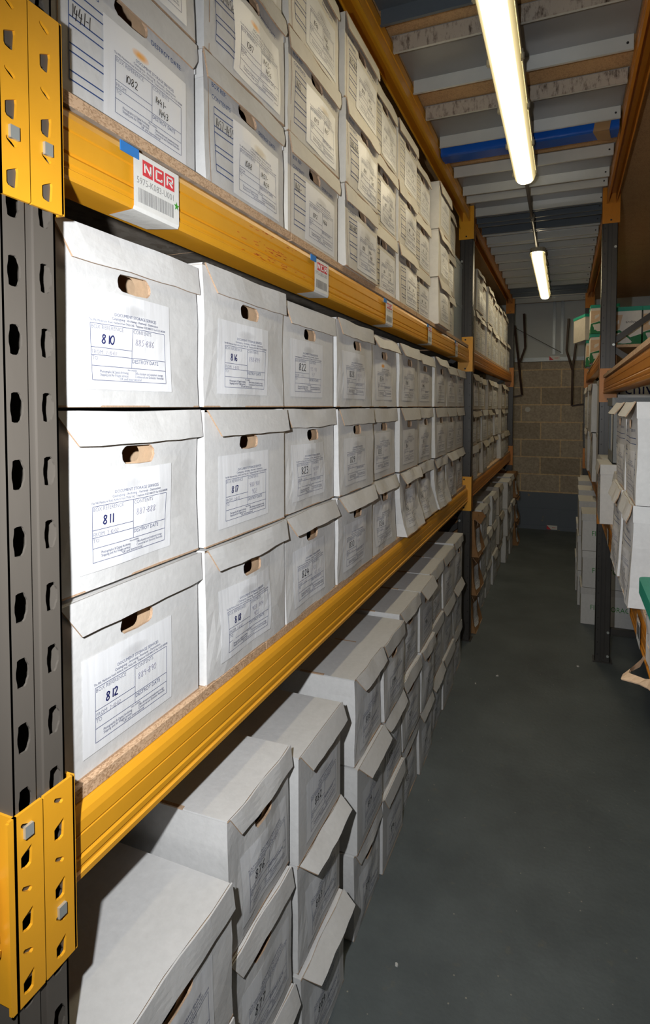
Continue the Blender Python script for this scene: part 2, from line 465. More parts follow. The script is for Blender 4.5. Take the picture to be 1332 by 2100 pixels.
def deformer(W, H, D, bulge=.004, lean=0, shear=0, flare=0, wav=0, seed=0):
    rr = random.Random(seed * 13 + 5)
    ph = [rr.uniform(0, 6.28) for _ in range(4)]
    def f(p):
        x, y, z = p
        u = min(max((x + W / 2) / W, 0), 1); v = min(max(z / H, 0), 1); d = min(max(1 - y / D, 0), 1)
        fr = d ** 3
        y2 = y - fr * (bulge * math.sin(PI * u) * math.sin(PI * v) + flare * (1 - v) ** 3 + lean * (1 - v))
        y2 -= fr * wav * math.sin(3.3 * u * PI + ph[0]) * math.sin(2.2 * v * PI + ph[1])
        side = (2 * u - 1)
        x2 = x + shear * (1 - v) * d + side * .6 * bulge * math.sin(PI * v) * math.sin(PI * min(max(y / D, 0), 1))
        x2 += wav * .8 * math.sin(2.5 * v * PI + ph[2]) * fr
        z2 = z + wav * .5 * math.sin(2.1 * u * PI + ph[3]) * v * fr
        return (x2, y2, z2)
    return f

def carton_mesh(kind, W, H, D, df, card, holez, seed):
    rr = random.Random(seed + 100)
    mb = MB()
    hw, hh = .078, .030
    hx = rr.uniform(-.006, .006)
    hole = stadium(hx, holez, hw, hh, 24)
    hole = [(p[0] + rr.uniform(-.0012, .0012), p[1] + rr.uniform(-.0012, .0012)) for p in hole]
    holed_panel(mb, -W / 2, W / 2, 0, H - T, hole, 0, card, k=5)
    # cut edge of the hand hole
    n = len(hole)
    V = [(p[0], 0, p[1]) for p in hole] + [(p[0], T * 1.4, p[1]) for p in hole]
    mb.add(V, [(i, (i + 1) % n, n + (i + 1) % n, n + i) for i in range(n)], M['edge'])
    # second layer of board behind, its own hole cut out of line
    hole2 = stadium(hx - .012, holez + .001, .050, hh * .98, 24)
    holed_panel(mb, -W / 2 + .01, W / 2 - .01, .01, H - .02, hole2, T * 3, M['kraft'], k=2)
    # papers inside
    mb.box(-W / 2 + .03, W / 2 - .03, .05, .07, .01, H - .02, M['kraft'])
    # brown cut edges along bottom of the front
    mb.box(-W / 2, W / 2, -.0006, T, -.0006, .0022, M['edge'])
    nu = 5
    grid_quad(mb, (-W / 2, D, 0), (-W / 2, 0, 0), (-W / 2, 0, H - T), (-W / 2, D, H - T), nu, 5, card)
    grid_quad(mb, (W / 2, 0, 0), (W / 2, D, 0), (W / 2, D, H - T), (W / 2, 0, H - T), nu, 5, card)
    grid_quad(mb, (W / 2, D, 0), (-W / 2, D, 0), (-W / 2, D, H - T), (W / 2, D, H - T), 3, 3, card)
    grid_quad(mb, (-W / 2, D, 0), (W / 2, D, 0), (W / 2, 0, 0), (-W / 2, 0, 0), 3, 3, card)
    if kind == 'B':     # printed panel: headings and ruled table in blue
        y = -.0005; xl = -W / 2 + .034; xr = W / 2 - .03; zt = H * .64; zb = H * .13
        def ln(x0, x1, z0, z1): grid_quad(mb, (x0, y, z0), (x1, y, z0), (x1, y, z1), (x0, y, z1), 6, 1, M['blue_print'])
        for fz in (0, .11, .30, .395, .60, .69, .90, 1): 
            z = zt - (zt - zb) * fz; ln(xl, xr, z - .0010, z + .0010)
        grid_quad(mb, (xl - .0007, y, zb), (xl + .0007, y, zb), (xl + .0007, y, zt), (xl - .0007, y, zt), 1, 5, M['blue_print'])
        for tx, dz in (('BOX REF:', .035), ('CONTENTS', .013)):
            mb.merge(text_geo(tx, .0125), M['blue_print'], lambda p, dz=dz: (p[0] + xl - .008, y, p[2] + zt + dz))
        mb.merge(text_geo('DESTROY DATE:', .0115), M['blue_print'], lambda p: (p[0] + .042, y, p[2] + zt + .020))
        # folded seam down the left of the front
        grid_quad(mb, (-W / 2 + .014, y, 0), (-W / 2 + .016, y, 0), (-W / 2 + .016, y, H - .02), (-W / 2 + .014, y, H - .02), 1, 5, M['edge'])
    return mb.mesh('carton', df)

def lid_mesh(kind, W, H, D, df, card, angle, seed):
    """top sheet with the flap that folds down over the front, hinged at the front top edge"""
    rr = random.Random(seed + 500)
    mb = MB()
    o = .002
    z = H
    grid_quad(mb, (-W / 2 - o, -o, z), (W / 2 + o, -o, z), (W / 2 + o, D, z), (-W / 2 - o, D, z), 5, 5, card)
    grid_quad(mb, (-W / 2 - o, D, z - T), (W / 2 + o, D, z - T), (W / 2 + o, -o, z - T), (-W / 2 - o, -o, z - T), 5, 5, M['kraft'])
    for (a, b_) in (((-W / 2 - o, D), (-W / 2 - o, -o)), ((W / 2 + o, -o), (W / 2 + o, D)), ((W / 2 + o, D), (-W / 2 - o, D))):
        grid_quad(mb, (a[0], a[1], z - T), (b_[0], b_[1], z - T), (b_[0], b_[1], z), (a[0], a[1], z), 5, 1, card)
    if kind == 'A':
        fh = .050 + rr.uniform(-.003, .004)
        cut = .034 + rr.uniform(-.004, .004)
        def xb(t): return -W / 2 + .003 + cut * t        # slanting left edge
        def xe(t): return W / 2 + .004
        rows = 4
    else:
        fh = .052
        def xb(t): return -W / 2 - .002
        def xe(t): return W / 2 + .002 - .018 * max(0, (t - .55) / .45)
        rows = 5
    ca, sa = math.cos(angle), math.sin(angle)
    cols = 8
    jit = [rr.uniform(-.0012, .0012) for _ in range(cols + 1)]
    def pt(u, t, off):
        x = xb(t) + (xe(t) - xb(t)) * u
        d = fh * t + (jit[round(u * cols)] if t > .99 else 0)
        return (x, -o - .0012 - d * sa - off * ca, z - d * ca + off * sa)
    outer = [[pt(i / cols, j / rows, T * .9) for i in range(cols + 1)] for j in range(rows + 1)]
    inner = [[pt(i / cols, j / rows, 0) for i in range(cols + 1)] for j in range(rows + 1)]
    V = [p for r_ in outer for p in r_] + [p for r_ in inner for p in r_]
    n = cols + 1; base = (rows + 1) * n
    Fo = []; Fi = []; Fe = []
    for j in range(rows):
        for i in range(cols):
            a = j * n + i
            Fo.append((a, a + n, a + n + 1, a + 1)); Fi.append((base + a, base + a + 1, base + a + n + 1, base + a + n))
    for i in range(cols):
        a = rows * n + i; Fe.append((a, base + a, base + a + 1, a + 1))
    Ft = [(i, i + 1, base + i + 1, base + i) for i in range(cols)]
    for j in range(rows):
        a = j * n; Fe.append((a, base + a, base + a + n, a + n))
        a = j * n + cols; Fe.append((a, a + n, base + a + n, base + a))
    o0 = len(mb.v); mb.v += V
    for fs, mt in ((Fo + Ft, card), (Fi, M['kraft']), (Fe, M['edge'])):
        k = mb.mi(mt)
        for f in fs: mb.f.append(tuple(o0 + q for q in f)); mb.m.append(k)
    if kind == 'B':    # side lips of the lid
        for s_ in (-1, 1):
            x = s_ * (W / 2 + .0025)
            a, b_ = ((x, D, z - .05), (x, -o, z - .05)) if s_ < 0 else ((x, -o, z - .05), (x, D, z - .05))
            grid_quad(mb, a, b_, (b_[0], b_[1], z), (a[0], a[1], z), 5, 1, card)
    else:              # tab slotted through at the side
        mb.box(-W / 2 - .004, -W / 2 + .004, .10, .18, z - .001, z + .0018, M['edge'])
    return mb.mesh('lid', df)

LW, LH = .208, .148
def form_geo(mb, x0, z0, y, fine=True):
    ink = M['ink']
    fx0, fx1, fz0, fz1 = x0 + .024, x0 + .192, z0 + .014, z0 + .098
    t = .0009 if fine else .0012
    def h(xa, xb, z): grid_quad(mb, (xa, y, z - t / 2), (xb, y, z - t / 2), (xb, y, z + t / 2), (xa, y, z + t / 2), 3, 1, ink)
    def v(x, za, zb): grid_quad(mb, (x - t / 2, y, za), (x + t / 2, y, za), (x + t / 2, y, zb), (x - t / 2, y, zb), 1, 3, ink)
    Hh = fz1 - fz0; xm = x0 + .110
    def Z(fr): return fz1 - Hh * fr
    h(fx0, fx1, fz0); h(fx0, fx1, fz1); v(fx0, fz0, fz1); v(fx1, fz0, fz1)
    h(fx0, xm, Z(.42)); h(fx0, fx1, Z(.555)); h(fx0, fx1, Z(.746)); v(xm, Z(.746), fz1)
    if fine:
        def tx(s_, x, z, size, mt, al='LEFT', st=1.0): mb.merge(text_geo(s_, size, al, st), mt, lambda p: (p[0] + x, y, p[2] + z))
        tx('BOX REFERENCE', fx0 + .001, fz1 - .0075, .0085, M['ink_soft']); tx('CONTENTS', xm + .001, fz1 - .0075, .0085, M['ink_soft'])
        tx('FROM', fx0 + .001, Z(.535), .0085, M['ink_soft']); tx('TO', fx0 + .001, Z(.555) - .0075, .0085, M['ink_soft'])
        tx('DESTROY DATE', xm + .001, Z(.555) - .0078, .0088, ink)
        xc = (fx0 + fx1) / 2
        tx('DOCUMENT STORAGE SERVICES', xc + .012, fz1 + .0150, .0068, ink, 'CENTER')
        tx('Cataloguing - Archiving - Retrieval - Destruction', xc + .012, fz1 + .0090, .0056, ink, 'CENTER')
        tx('The Mill, Maidstone Road, Ashford, Kent TN26 1AE.  Telephone 01233 840177. Fax 01233 840288', xc, fz1 + .0032, .0050, ink, 'CENTER', .86)
        tx('Also available', xc + .004, Z(.746) - .0045, .0040, ink, 'CENTER')
        tx('Photographic & Digital Archiving', fx0 + .016, Z(.746) - .0098, .0058, ink, 'LEFT', .82)
        tx('Shipping and Air Freight services', fx0 + .016, Z(.746) - .0148, .0058, ink, 'LEFT', .82)
        tx('Office furniture and equipment storage', fx1 - .074, Z(.746) - .0098, .0058, ink, 'LEFT', .72)
        tx('Commercial and Domestic Removals', fx1 - .074, Z(.746) - .0148, .0058, ink, 'LEFT', .78)
        tx('UK and International', xc, Z(.746) - .0196, .0058, ink, 'CENTER')
    else:
        for k, (a, c) in enumerate(((.050, .170), (.06, .16), (.024, .192))):
            h(x0 + a, x0 + c, fz1 + .016 - .006 * k)
        for k in range(2): h(fx0 + .012, xm - .01, Z(.80 + .07 * k)); h(xm + .004, fx1 - .008, Z(.80 + .07 * k))

def label_mesh(W, H, df, x0, z0, paper, fine=True, lw=LW, lh=LH):
    mb = MB()
    y = -.0012
    grid_quad(mb, (x0, y, z0), (x0 + lw, y, z0), (x0 + lw, y, z0 + lh), (x0, y, z0 + lh), 6, 5, paper)
    form_geo(mb, x0, z0, y - .0005, fine)
    return mb.mesh('paper_label', df, (x0, x0 + lw, z0, z0 + lh))

def hand_mesh(df, items, y=-.0022, wide=1.0):
    mb = MB()
    for (txt, x, z, h, w, mt, seed) in items:
        g = strokes_geo(txt, h, w, seed, wide=wide)
        mb.merge(g, mt, lambda p: (p[0] + x, y, p[2] + z))
    return mb.mesh('handwriting', df)

_cache = {}
def variant(kind, W, H, D, card, var, opn, paper, fine):
    """meshes for one make of box: carton, lid, label (shared by every copy of that variant)"""
    key = (kind, W, H, D, card.name, var, opn, paper.name, fine)
    if key in _cache: return _cache[key]
    P = {0: dict(bulge=.003), 1: dict(bulge=.006, wav=.002), 2: dict(bulge=.004, lean=.006, wav=.002),
         3: dict(bulge=.007, shear=.006, wav=.003), 4: dict(bulge=-.004, flare=.035, wav=.006, shear=.008),
         5: dict(bulge=.010, flare=.012, wav=.004)}[var]
    df = deformer(W, H, D, seed=var, **P)
    if kind == 'A': x0, z0, hz = -W / 2 + .045, .026, H - .069
    else: x0, z0, hz = -W / 2 + .098, .012, H * .78
    ck = ('c', kind, W, H, D, card.name, var)
    if ck not in _cache: _cache[ck] = carton_mesh(kind, W, H, D, df, card, hz, var)
    lk = ('l', kind, W, H, D, card.name, var, opn)
    if lk not in _cache: _cache[lk] = lid_mesh(kind, W, H, D, df, card, opn, var)
    pk = ('p', kind, W, H, D, var, paper.name, fine)
    if pk not in _cache: _cache[pk] = label_mesh(W, H, df, x0, z0, paper, fine)
    _cache[key] = (_cache[ck], _cache[lk], _cache[pk], df, x0, z0)
    return _cache[key]

def archive_box(x, y, z, side, label, group, kind='A', W=.335, H=.265, D=.39, card='white_card', var=0, opn=.06,
                paper='paper', fine=True, number=None, contents=(), big=None, jr=0.0, ink='marker', lab=True, side_text=None):
    """x,y = middle of the foot of the front face; side 'L' faces +X, 'R' faces -X, 'N' faces -Y"""
    rz = {'L': PI / 2, 'R': -PI / 2, 'N': 0}[side] + jr
    root = empty('archive_box', (x, y, z), rz, label, 'box', group)
    me_c, me_l, me_p, df, x0, z0 = variant(kind, W, H, D, M[card], var, round(opn, 2), M[paper], fine)
    place('carton', me_c, root)
    place('lid', me_l, root)
    if lab:
        pl = place('paper_label', me_p, root)
        items = []
        sd = int(number) if number else R.randint(1, 9999)
        top = z0 + .098
        if number:
            hh = (.0135 if ink == 'navy_marker' else .0185) if len(number) == 3 else .012
            items.append((number, x0 + .044, top - .029, hh, .0022 if len(number) == 3 else .0014, M[ink], sd))
        for i, c in enumerate(contents):
            items.append((c, x0 + .116 + .010 * i, top - .026 - .016 * i, .010 if len(c) > 5 else .011,
                          .0008 if ink == 'navy_marker' else (.0014 if kind == 'B' else .0007), M['pencil'] if kind == 'A' else M['marker'], sd + 3 + i))
        if kind == 'A' and number:
            items.append(('7-10-02', x0 + .052, top - .0455, .006, .0005, M['pencil'], sd + 9))
        for k_, it in enumerate(items):
            nm = 'written_number' if it[0] == number else ('written_date' if it[0] == '7-10-02' else 'written_contents')
            place(nm, hand_mesh(df, [it], wide=1.12 if (it[0] == number and len(number) == 3) else 1.0), pl)
    if big:
        ob = place('marker_writing', hand_mesh(df, [(big, -W / 2 + .037, H * .485, .019, .0016, M['marker'], sd + 20)], -.0008, .62), root)
    return root

ORD = ['first', 'second', 'third', 'fourth', 'fifth', 'sixth', 'seventh', 'eighth', 'ninth', 'tenth', 'eleventh', 'twelfth', 'thirteenth', 'fourteenth']
LAY = ['bottom', 'middle', 'top']

# ------------------------------------------------------------------ setting
def struct(name, mb):
    return tag(mb.build(name), kind='structure')
XL, XR, Y0, Y1, ZC = -2.4, 2.6, -2.2, 8.30, 3.03
mb = MB(); mb.box(XL, XR, Y0, Y1 + .2, -.1, 0, M['floor']); struct('floor', mb)
mb = MB()
mb.box(XL, XR, Y0, Y1 + .2, ZC, ZC + .02, M['chip_dark'])
struct('ceiling', mb)
mb = MB(); mb.box(XL, XR, Y1, Y1 + .2, 0, 2.25, M['block']); mb.box(XL, XR, Y1 + .03, Y1 + .2, 2.25, ZC, M['clad']); struct('wall_back', mb)
mb = MB(); mb.box(XL - .1, XL, Y0, Y1, 0, ZC, M['clad']); struct('wall_left', mb)
mb = MB(); mb.box(XR, XR + .1, Y0, Y1, 0, ZC, M['clad']); struct('wall_right', mb)
mb = MB(); mb.box(XL, XR, Y0 - .1, Y0, 0, ZC, M['clad']); struct('wall_front', mb)
# galvanised sill rail over the blockwork and the wall studs
mb = MB(); mb.prism_y([(XL, 2.25), (XR, 2.25), (XR, 2.30), (XL, 2.30)], Y1 - .02, Y1 + .028, M['galv'])
mb.prism_y([(XL, 2.30), (XR, 2.30), (XR, 2.335), (XL, 2.335)], Y1 + .0, Y1 + .028, M['clad'])
struct('trim_1', mb)
for i, xc in enumerate((-.150, -.052, -2.0, 1.2, 1.34)):
    mb = MB()
    mb.box(xc - .017, xc + .017, Y1 - .005, Y1 + .029, 2.336, ZC - .001, M['galv'])
    mb.box(xc - .006, xc + .006, Y1 - .012, Y1 - .005, 2.336, ZC - .001, M['galv'])
    struct('trim_%d' % (i + 2), mb)
mb = MB(); mb.tube((-.66, Y1 - .02, 2.72), (-.06, Y1 - .02, 2.36), .004, M['steel'], 8)
tag(mb.build('bracing_cable'), 'thin grey bracing cable slanting across the pale wall cladding', 'cable')
def warning_sticker(z, rest):
    mb = MB(); x0 = -.205; y = Y1 - .022 if z > 1 else Y1 - .003
    mb.box(x0, x0 + .13, y - .0015, y, z, z + .055, M['sticker'])
    mb.add([(x0, y - .003, z), (x0 + .055, y - .003, z), (x0, y - .003, z + .055)], [(0, 1, 2)], M['red'])
    mb.box(x0 + .065, x0 + .11, y - .0028, y - .0015, z + .024, z + .030, M['red'])
    tag(mb.build('wall_sign'), rest, 'sign')
warning_sticker(2.262, 'small red and white sticker on the metal rail above the block wall')
warning_sticker(.012, 'small red and white sticker low on the painted wall at floor level')
mb = MB(); mb.tube((-.467, Y1 - .004, 1.612), (-.467, Y1, 1.612), .034, M['scrap'], 20)
tag(mb.build('vent_disc'), 'round pale cap fixed on the grey block wall', 'cap')

# ------------------------------------------------------------------ mezzanine deck over the aisle
def plank(yn, yf, mats, label, z=2.965, x0=-.612, x1=.213, dirty=False):
    """inverted channel: flat sheet with a flange down each long edge"""
    mb = MB(); a, b_ = M[mats[0]], M[mats[1]]
    t = .003; h = .058
    mb.box(x0 - .006, x1 + .006, yn, yf, z + h, z + h + t, a)
    mb.box(x0, x1, yn, yn + t, z, z + h, b_); mb.box(x0, x1, yf - t, yf, z, z + h, b_)
    mb.box(x0, x1, yn + t, yn + .012, z, z + t, b_); mb.box(x0, x1, yf - .012, yf - t, z, z + t, b_)
    for yy in (yn, yf - t):
        for xx in (x1 - .02,):
            mb.tube((xx, yy - .001, z + h * .5), (xx, yy - .0002, z + h * .5), .005, M['black'], 8)
    o = mb.build('deck_plank'); tag(o, label, 'deck plank', 'steel deck planks over the aisle'); return o
m, N, L, b = new_mat('dirty_plank')
b.inputs['Roughness'].default_value = .5
tc = N.new('ShaderNodeTexCoord'); mp = N.new('ShaderNodeMapping'); mp.inputs['Scale'].default_value = (28, 6, 9); L.new(tc.outputs['Object'], mp.inputs[0])
n1 = N.new('ShaderNodeTexNoise'); n1.inputs['Scale'].default_value = 1.6; n1.inputs['Detail'].default_value = 10; n1.inputs['Roughness'].default_value = .75; L.new(mp.outputs[0], n1.inputs['Vector'])
cr = N.new('ShaderNodeValToRGB'); e = cr.color_ramp.elements
e[0].position = .34; e[0].color = srgb(58, 42, 32); e[1].position = .5; e[1].color = srgb(168, 160, 148)
L.new(n1.outputs['Fac'], cr.inputs[0]); L.new(cr.outputs[0], b.inputs['Base Color'])
M['plank_dirty'] = m
pl = [(1.30, 1.62, 'plank', 'plank_light', 'light grey steel deck plank out above the near boxes'),
      (1.68, 2.00, 'slate', 'slate', 'slate blue steel deck plank nearest the top edge of the picture'),
      (2.155, 2.475, 'plank', 'plank_light', 'grey steel deck plank with dirty stained flange, second from the near end'),
      (2.705, 3.03, 'plank', 'plank_light', 'grey steel deck plank just before the blue crossbar'),
      (3.44, 3.76, 'plank', 'plank_light', 'grey steel deck plank just beyond the blue crossbar'),
      (3.90, 4.20, 'plank', 'plank_light', 'grey steel deck plank beyond the end of the near tube light')]
PLK = {}
for a, c, m1_, m2_, lb in pl: PLK[a] = plank(a, c, (m1_, m2_), lb)
# stained near flange liners are part of planks two and three
for a in (2.155, 2.705):
    pr = PLK[a]
    mb = MB(); mb.box(-.6125, .2135, a - .0012, a, 2.9645, 3.0225, M['plank_dirty'])
    tag(mb.build('stained_flange', pr), 'rust stained flange')
far = [(4.22, 4.37, 'slate'), (4.45, 4.66, 'slate'), (4.70, 4.95, 'p'), (5.02, 5.24, 'p'), (5.28, 5.56, 'p'), (5.62, 5.90, 'p'), (5.94, 6.24, 'p'),
       (6.28, 6.56, 'p'), (6.60, 6.86, 'p'), (6.90, 7.16, 'slate'), (7.20, 7.44, 'slate'), (7.50, 7.90, 'p')]
for i, (a, c, k) in enumerate(far):
    if k == 'slate': plank(a, c, ('slate', 'slate'), 'slate blue steel deck plank in the far bay, %s from the blue crossbar' % ORD[i + 2], )
    else: plank(a, c, ('plank', 'plank_light'), 'light grey steel deck plank in the far bay, %s from the blue crossbar' % ORD[i + 2])
# blue crossbar with a scrap of parcel tape
rt = empty('crossbar', (0, 3.13, 2.945), 0, 'bright blue steel crossbar spanning the aisle under the deck', 'crossbar')
mb = MB()
mb.prism_y([(-.04, 0), (.04, 0)], 0, 0.0001, M['blue'])
mb = MB()
prof = [(-.062, .0), (-.05, -.004), (.01, -.004), (.016, .004), (.058, .004), (.062, .01), (.062, .080), (-.062, .080)]
n = len(prof); V = [(-.615, y, z) for y, z in prof] + [(.212, y, z) for y, z in prof]
mb.add(V, [(i, n + i, n + (i + 1) % n, (i + 1) % n) for i in range(n)] + [tuple(range(n)), tuple(range(n, 2 * n))[::-1]], M['blue'])
mb.build('rail', rt)
mb = MB()
grid_quad(mb, (.10, -.068, -.008), (.17, -.066, -.006), (.185, .050, -.010), (.125, .030, -.008), 3, 3, M['tape_clear'])
grid_quad(mb, (.11, -.068, .05), (.18, -.068, .055), (.17, -.067, -.006), (.10, -.069, -.008), 3, 3, M['tape_clear'])
tag(mb.build('parcel_tape', rt), 'brown parcel tape stuck round one end')

# ------------------------------------------------------------------ tube lights
m, N, L, b = new_mat('lamp_diffuser')
tc = N.new('ShaderNodeTexCoord'); s = N.new('ShaderNodeSeparateXYZ'); L.new(tc.outputs['Object'], s.inputs[0])
ab = N.new('ShaderNodeMath'); ab.operation = 'ABSOLUTE'; L.new(s.outputs[0], ab.inputs[0])
cr = N.new('ShaderNodeValToRGB'); e = cr.color_ramp.elements
mr = N.new('ShaderNodeMapRange'); mr.inputs[1].default_value = 0; mr.inputs[2].default_value = .055; L.new(ab.outputs[0], mr.inputs[0]); L.new(mr.outputs[0], cr.inputs[0])
e[0].position = .45; e[0].color = (1, .85, .56, 1); e[1].position = .97; e[1].color = (.018, .014, .0055, 1)
k = cr.color_ramp.elements.new(.74); k.color = (.048, .039, .019, 1)
b.inputs['Base Color'].default_value = (.75, .72, .6, 1); b.inputs['Roughness'].default_value = .3
L.new(cr.outputs[0], b.inputs['Emission Color']); b.inputs['Emission Strength'].default_value = LAMP_STRENGTH
M['diffuser'] = m
M['lamp_body'] = simple('lamp_body', srgb(150, 146, 130), .5)
def tube_light(xc, ya, yb, label):
    zt = 2.937
    rt = empty('tube_light', (xc, (ya + yb) / 2, zt), 0, label, 'ceiling light', 'fluorescent tube lights')
    Lh = (yb - ya) / 2
    mb = MB()
    r = .048
    # body: channel with rounded plan ends
    def outline(w, l):
        pts = []
        for i in range(9): a = PI * i / 8; pts.append((w * math.cos(a), l - w + w * math.sin(a)))
        for i in range(9): a = PI + PI * i / 8; pts.append((w * math.cos(a), -l + w + w * math.sin(a)))
        return pts
    o1 = outline(.058, Lh); n = len(o1)
    mb.add([(x, y, 0) for x, y in o1] + [(x, y, -.035) for x, y in o1], [(i, n + i, n + (i + 1) % n, (i + 1) % n) for i in range(n)] + [tuple(range(n)), tuple(range(n, 2 * n))[::-1]], M['lamp_body'])
    mb.build('housing', rt)
    mb = MB()
    rings = [(.054, -.036), (.053, -.050), (.047, -.066), (.034, -.078), (.016, -.083)]
    V = []
    for w, z in rings: V += [(x, y, z) for x, y in outline(w, Lh - .055 + w)]
    F = []
    for k in range(len(rings) - 1):
        for i in range(n): F.append((k * n + i, (k + 1) * n + i, (k + 1) * n + (i + 1) % n, k * n + (i + 1) % n))
    F.append(tuple(range((len(rings) - 1) * n, len(rings) * n))[::-1])
    mb.add(V, F, M['diffuser']); smooth(mb.build('diffuser', rt))
    for sx in (-1, 1):
        for k in range(6):
            y = -Lh + .08 + k * (2 * Lh - .16) / 5
            mb = MB(); mb.box(sx * .058 - .004, sx * .058 + .004, y - .010, y + .010, -.052, -.018, M['lamp_body'])
            mb.tube((sx * .062, y, -.05), (sx * .062, y, -.028), .004, M['lamp_body'], 8)
            mb.build('clip', rt)
    return rt
tube_light(-.219, 1.42, 3.42, 'near fluorescent tube light hanging large at the top of the picture')
tube_light(-.228, 5.05, 7.08, 'far smaller fluorescent tube light under the deck of the far bay')
rt = empty('conduit', (-.225, 4.25, 2.937), 0, 'grey conduit joining the two tube lights along the deck', 'conduit')
mb = MB(); mb.tube((0, -.82, 0), (-.008, .79, 0), .010, M['steel']); smooth(mb.build('pipe', rt))
mb = MB(); mb.tube((-.002, -.02, 0), (-.002, .04, 0), .018, M['steel']); mb.build('coupling', rt)

# ------------------------------------------------------------------ racking
PW, PD = .078, .088           # upright face width (along y) and depth (along x)
def hexhole(cy, cz, w, h, n=24, kind='key'):
    if kind == 'key': pts = [(w * .56, 0), (w * .54, h * .2), (w * .36, h * .36), (w * .34, h * .5), (-w * .38, h * .5), (-w * .40, h * .3), (-w * .48, h * .1), (-w * .48, -h * .1), (-w * .40, -h * .3), (-w * .38, -h * .5), (w * .34, -h * .5), (w * .36, -h * .36), (w * .54, -h * .2)]
    elif kind == 'trap': pts = [(w * .5, h * .3), (w * .5, h * .5), (-w * .5, h * .2), (-w * .5, -h * .4), (w * .1, -h * .5), (w * .4, -h * .4)]
    else: pts = [(w * .5, -h * .2), (w * .2, h * .1), (-w * .5, h * .5), (-w * .5, h * .1), (-w * .1, -h * .25), (w * .3, -h * .5)]
    # resample around centre by angle
    out = []
    for i in range(n):
        a = 2 * PI * i / n; dx, dz = math.cos(a), math.sin(a); best = None
        for j in range(len(pts)):
            (x1, z1), (x2, z2) = pts[j], pts[(j + 1) % len(pts)]
            den = dx * (z2 - z1) - dz * (x2 - x1)
            if abs(den) < 1e-12: continue
            t = (x1 * (z2 - z1) - z1 * (x2 - x1)) / den
            u = (x1 * dz - z1 * dx) / den
            if t > 0 and -1e-6 <= u <= 1 + 1e-6: best = t if best is None else max(best, t)
        best = best or .001
        out.append((cy + dx * best, cz + dz * best))
    return out
def holed_cell(mb, sx, xf, y0, y1, z0, z1, hole, mat, t=.003, back=True):
    """plate cell on plane x=xf facing sx, with one hole and its cut edge"""
    n = len(hole); cx = sum(p[0] for p in hole) / n; cz = sum(p[1] for p in hole) / n
    rr = ring(hole, rect_match(cx, cz, y0, y1, z0, z1, n), 1)
    V = [(xf, p[0], p[1]) for r_ in rr for p in r_]
    F = [(i, n + i, n + (i + 1) % n, (i + 1) % n) for i in range(n)]
    if sx < 0: F = [f[::-1] for f in F]
    mb.add(V, F, mat)
    V = [(xf, p[0], p[1]) for p in hole] + [(xf - sx * t, p[0], p[1]) for p in hole]
    F = [(i, (i + 1) % n, n + (i + 1) % n, n + i) for i in range(n)]
    mb.add(V, F, mat)
def post_mesh(sx, holes, h=3.0, mat=None):
    """upright, open channel; front face on plane x=0 facing sx, body behind; y centred; z from 0"""
    mb = MB(); mat = mat or M['steel']
    hw = PW / 2; gw = .008
    zs = .009      # hole phase
    if holes:
        k = 0
        for side in (-1, 1):
            y0, y1 = (-hw, -gw) if side < 0 else (gw, hw)
            z = 0
            nrow = int(h / .08)
            for r_ in range(nrow):
                z0, z1 = r_ * .08, (r_ + 1) * .08
                holed_cell(mb, sx, 0, y0, y1, z0, z1, hexhole(side * .0225, z0 + .049, .018, .036, 32), mat)
    else:
        for side in (-1, 1):
            y0, y1 = (-hw, -gw) if side < 0 else (gw, hw)
            mb.box(min(0, -sx * .003), max(0, -sx * .003), y0, y1, 0, h, mat)
    # centre groove
    mb.box(min(-sx * .004, -sx * .007), max(-sx * .004, -sx * .007), -gw, gw, 0, h, mat)
    for s_ in (-1, 1): mb.box(min(0, -sx * .006), max(0, -sx * .006), s_ * gw - .0015 * (s_ > 0), s_ * gw + .0015 * (s_ < 0), 0, h, mat)
    # sides with a long recess
    for s_ in (-1, 1):
        for (a, c, inset) in ((0, .030, 0), (.030, .056, .012), (.056, PD, 0)):
            xa, xb = sorted((-sx * a, -sx * c))
            ya, yb = sorted((s_ * (hw - inset), s_ * (hw - inset - .003)))
            mb.box(xa, xb, ya, yb, 0, h, mat)
        xa, xb = sorted((-sx * PD, -sx * (PD - .003)))
        ya, yb = sorted((s_ * hw, s_ * (hw - .02)))
        mb.box(xa, xb, ya, yb, 0, h, mat)
        if not holes:
            for r_ in range(int(h / .08)):
                for cx_ in (.015,):
                    mb.tube((-sx * cx_, s_ * hw, r_ * .08 + .05), (-sx * cx_, s_ * (hw + .0006), r_ * .08 + .05), .004, M['black'], 6)
    return mb.mesh('post')
RD = .92    # frame depth
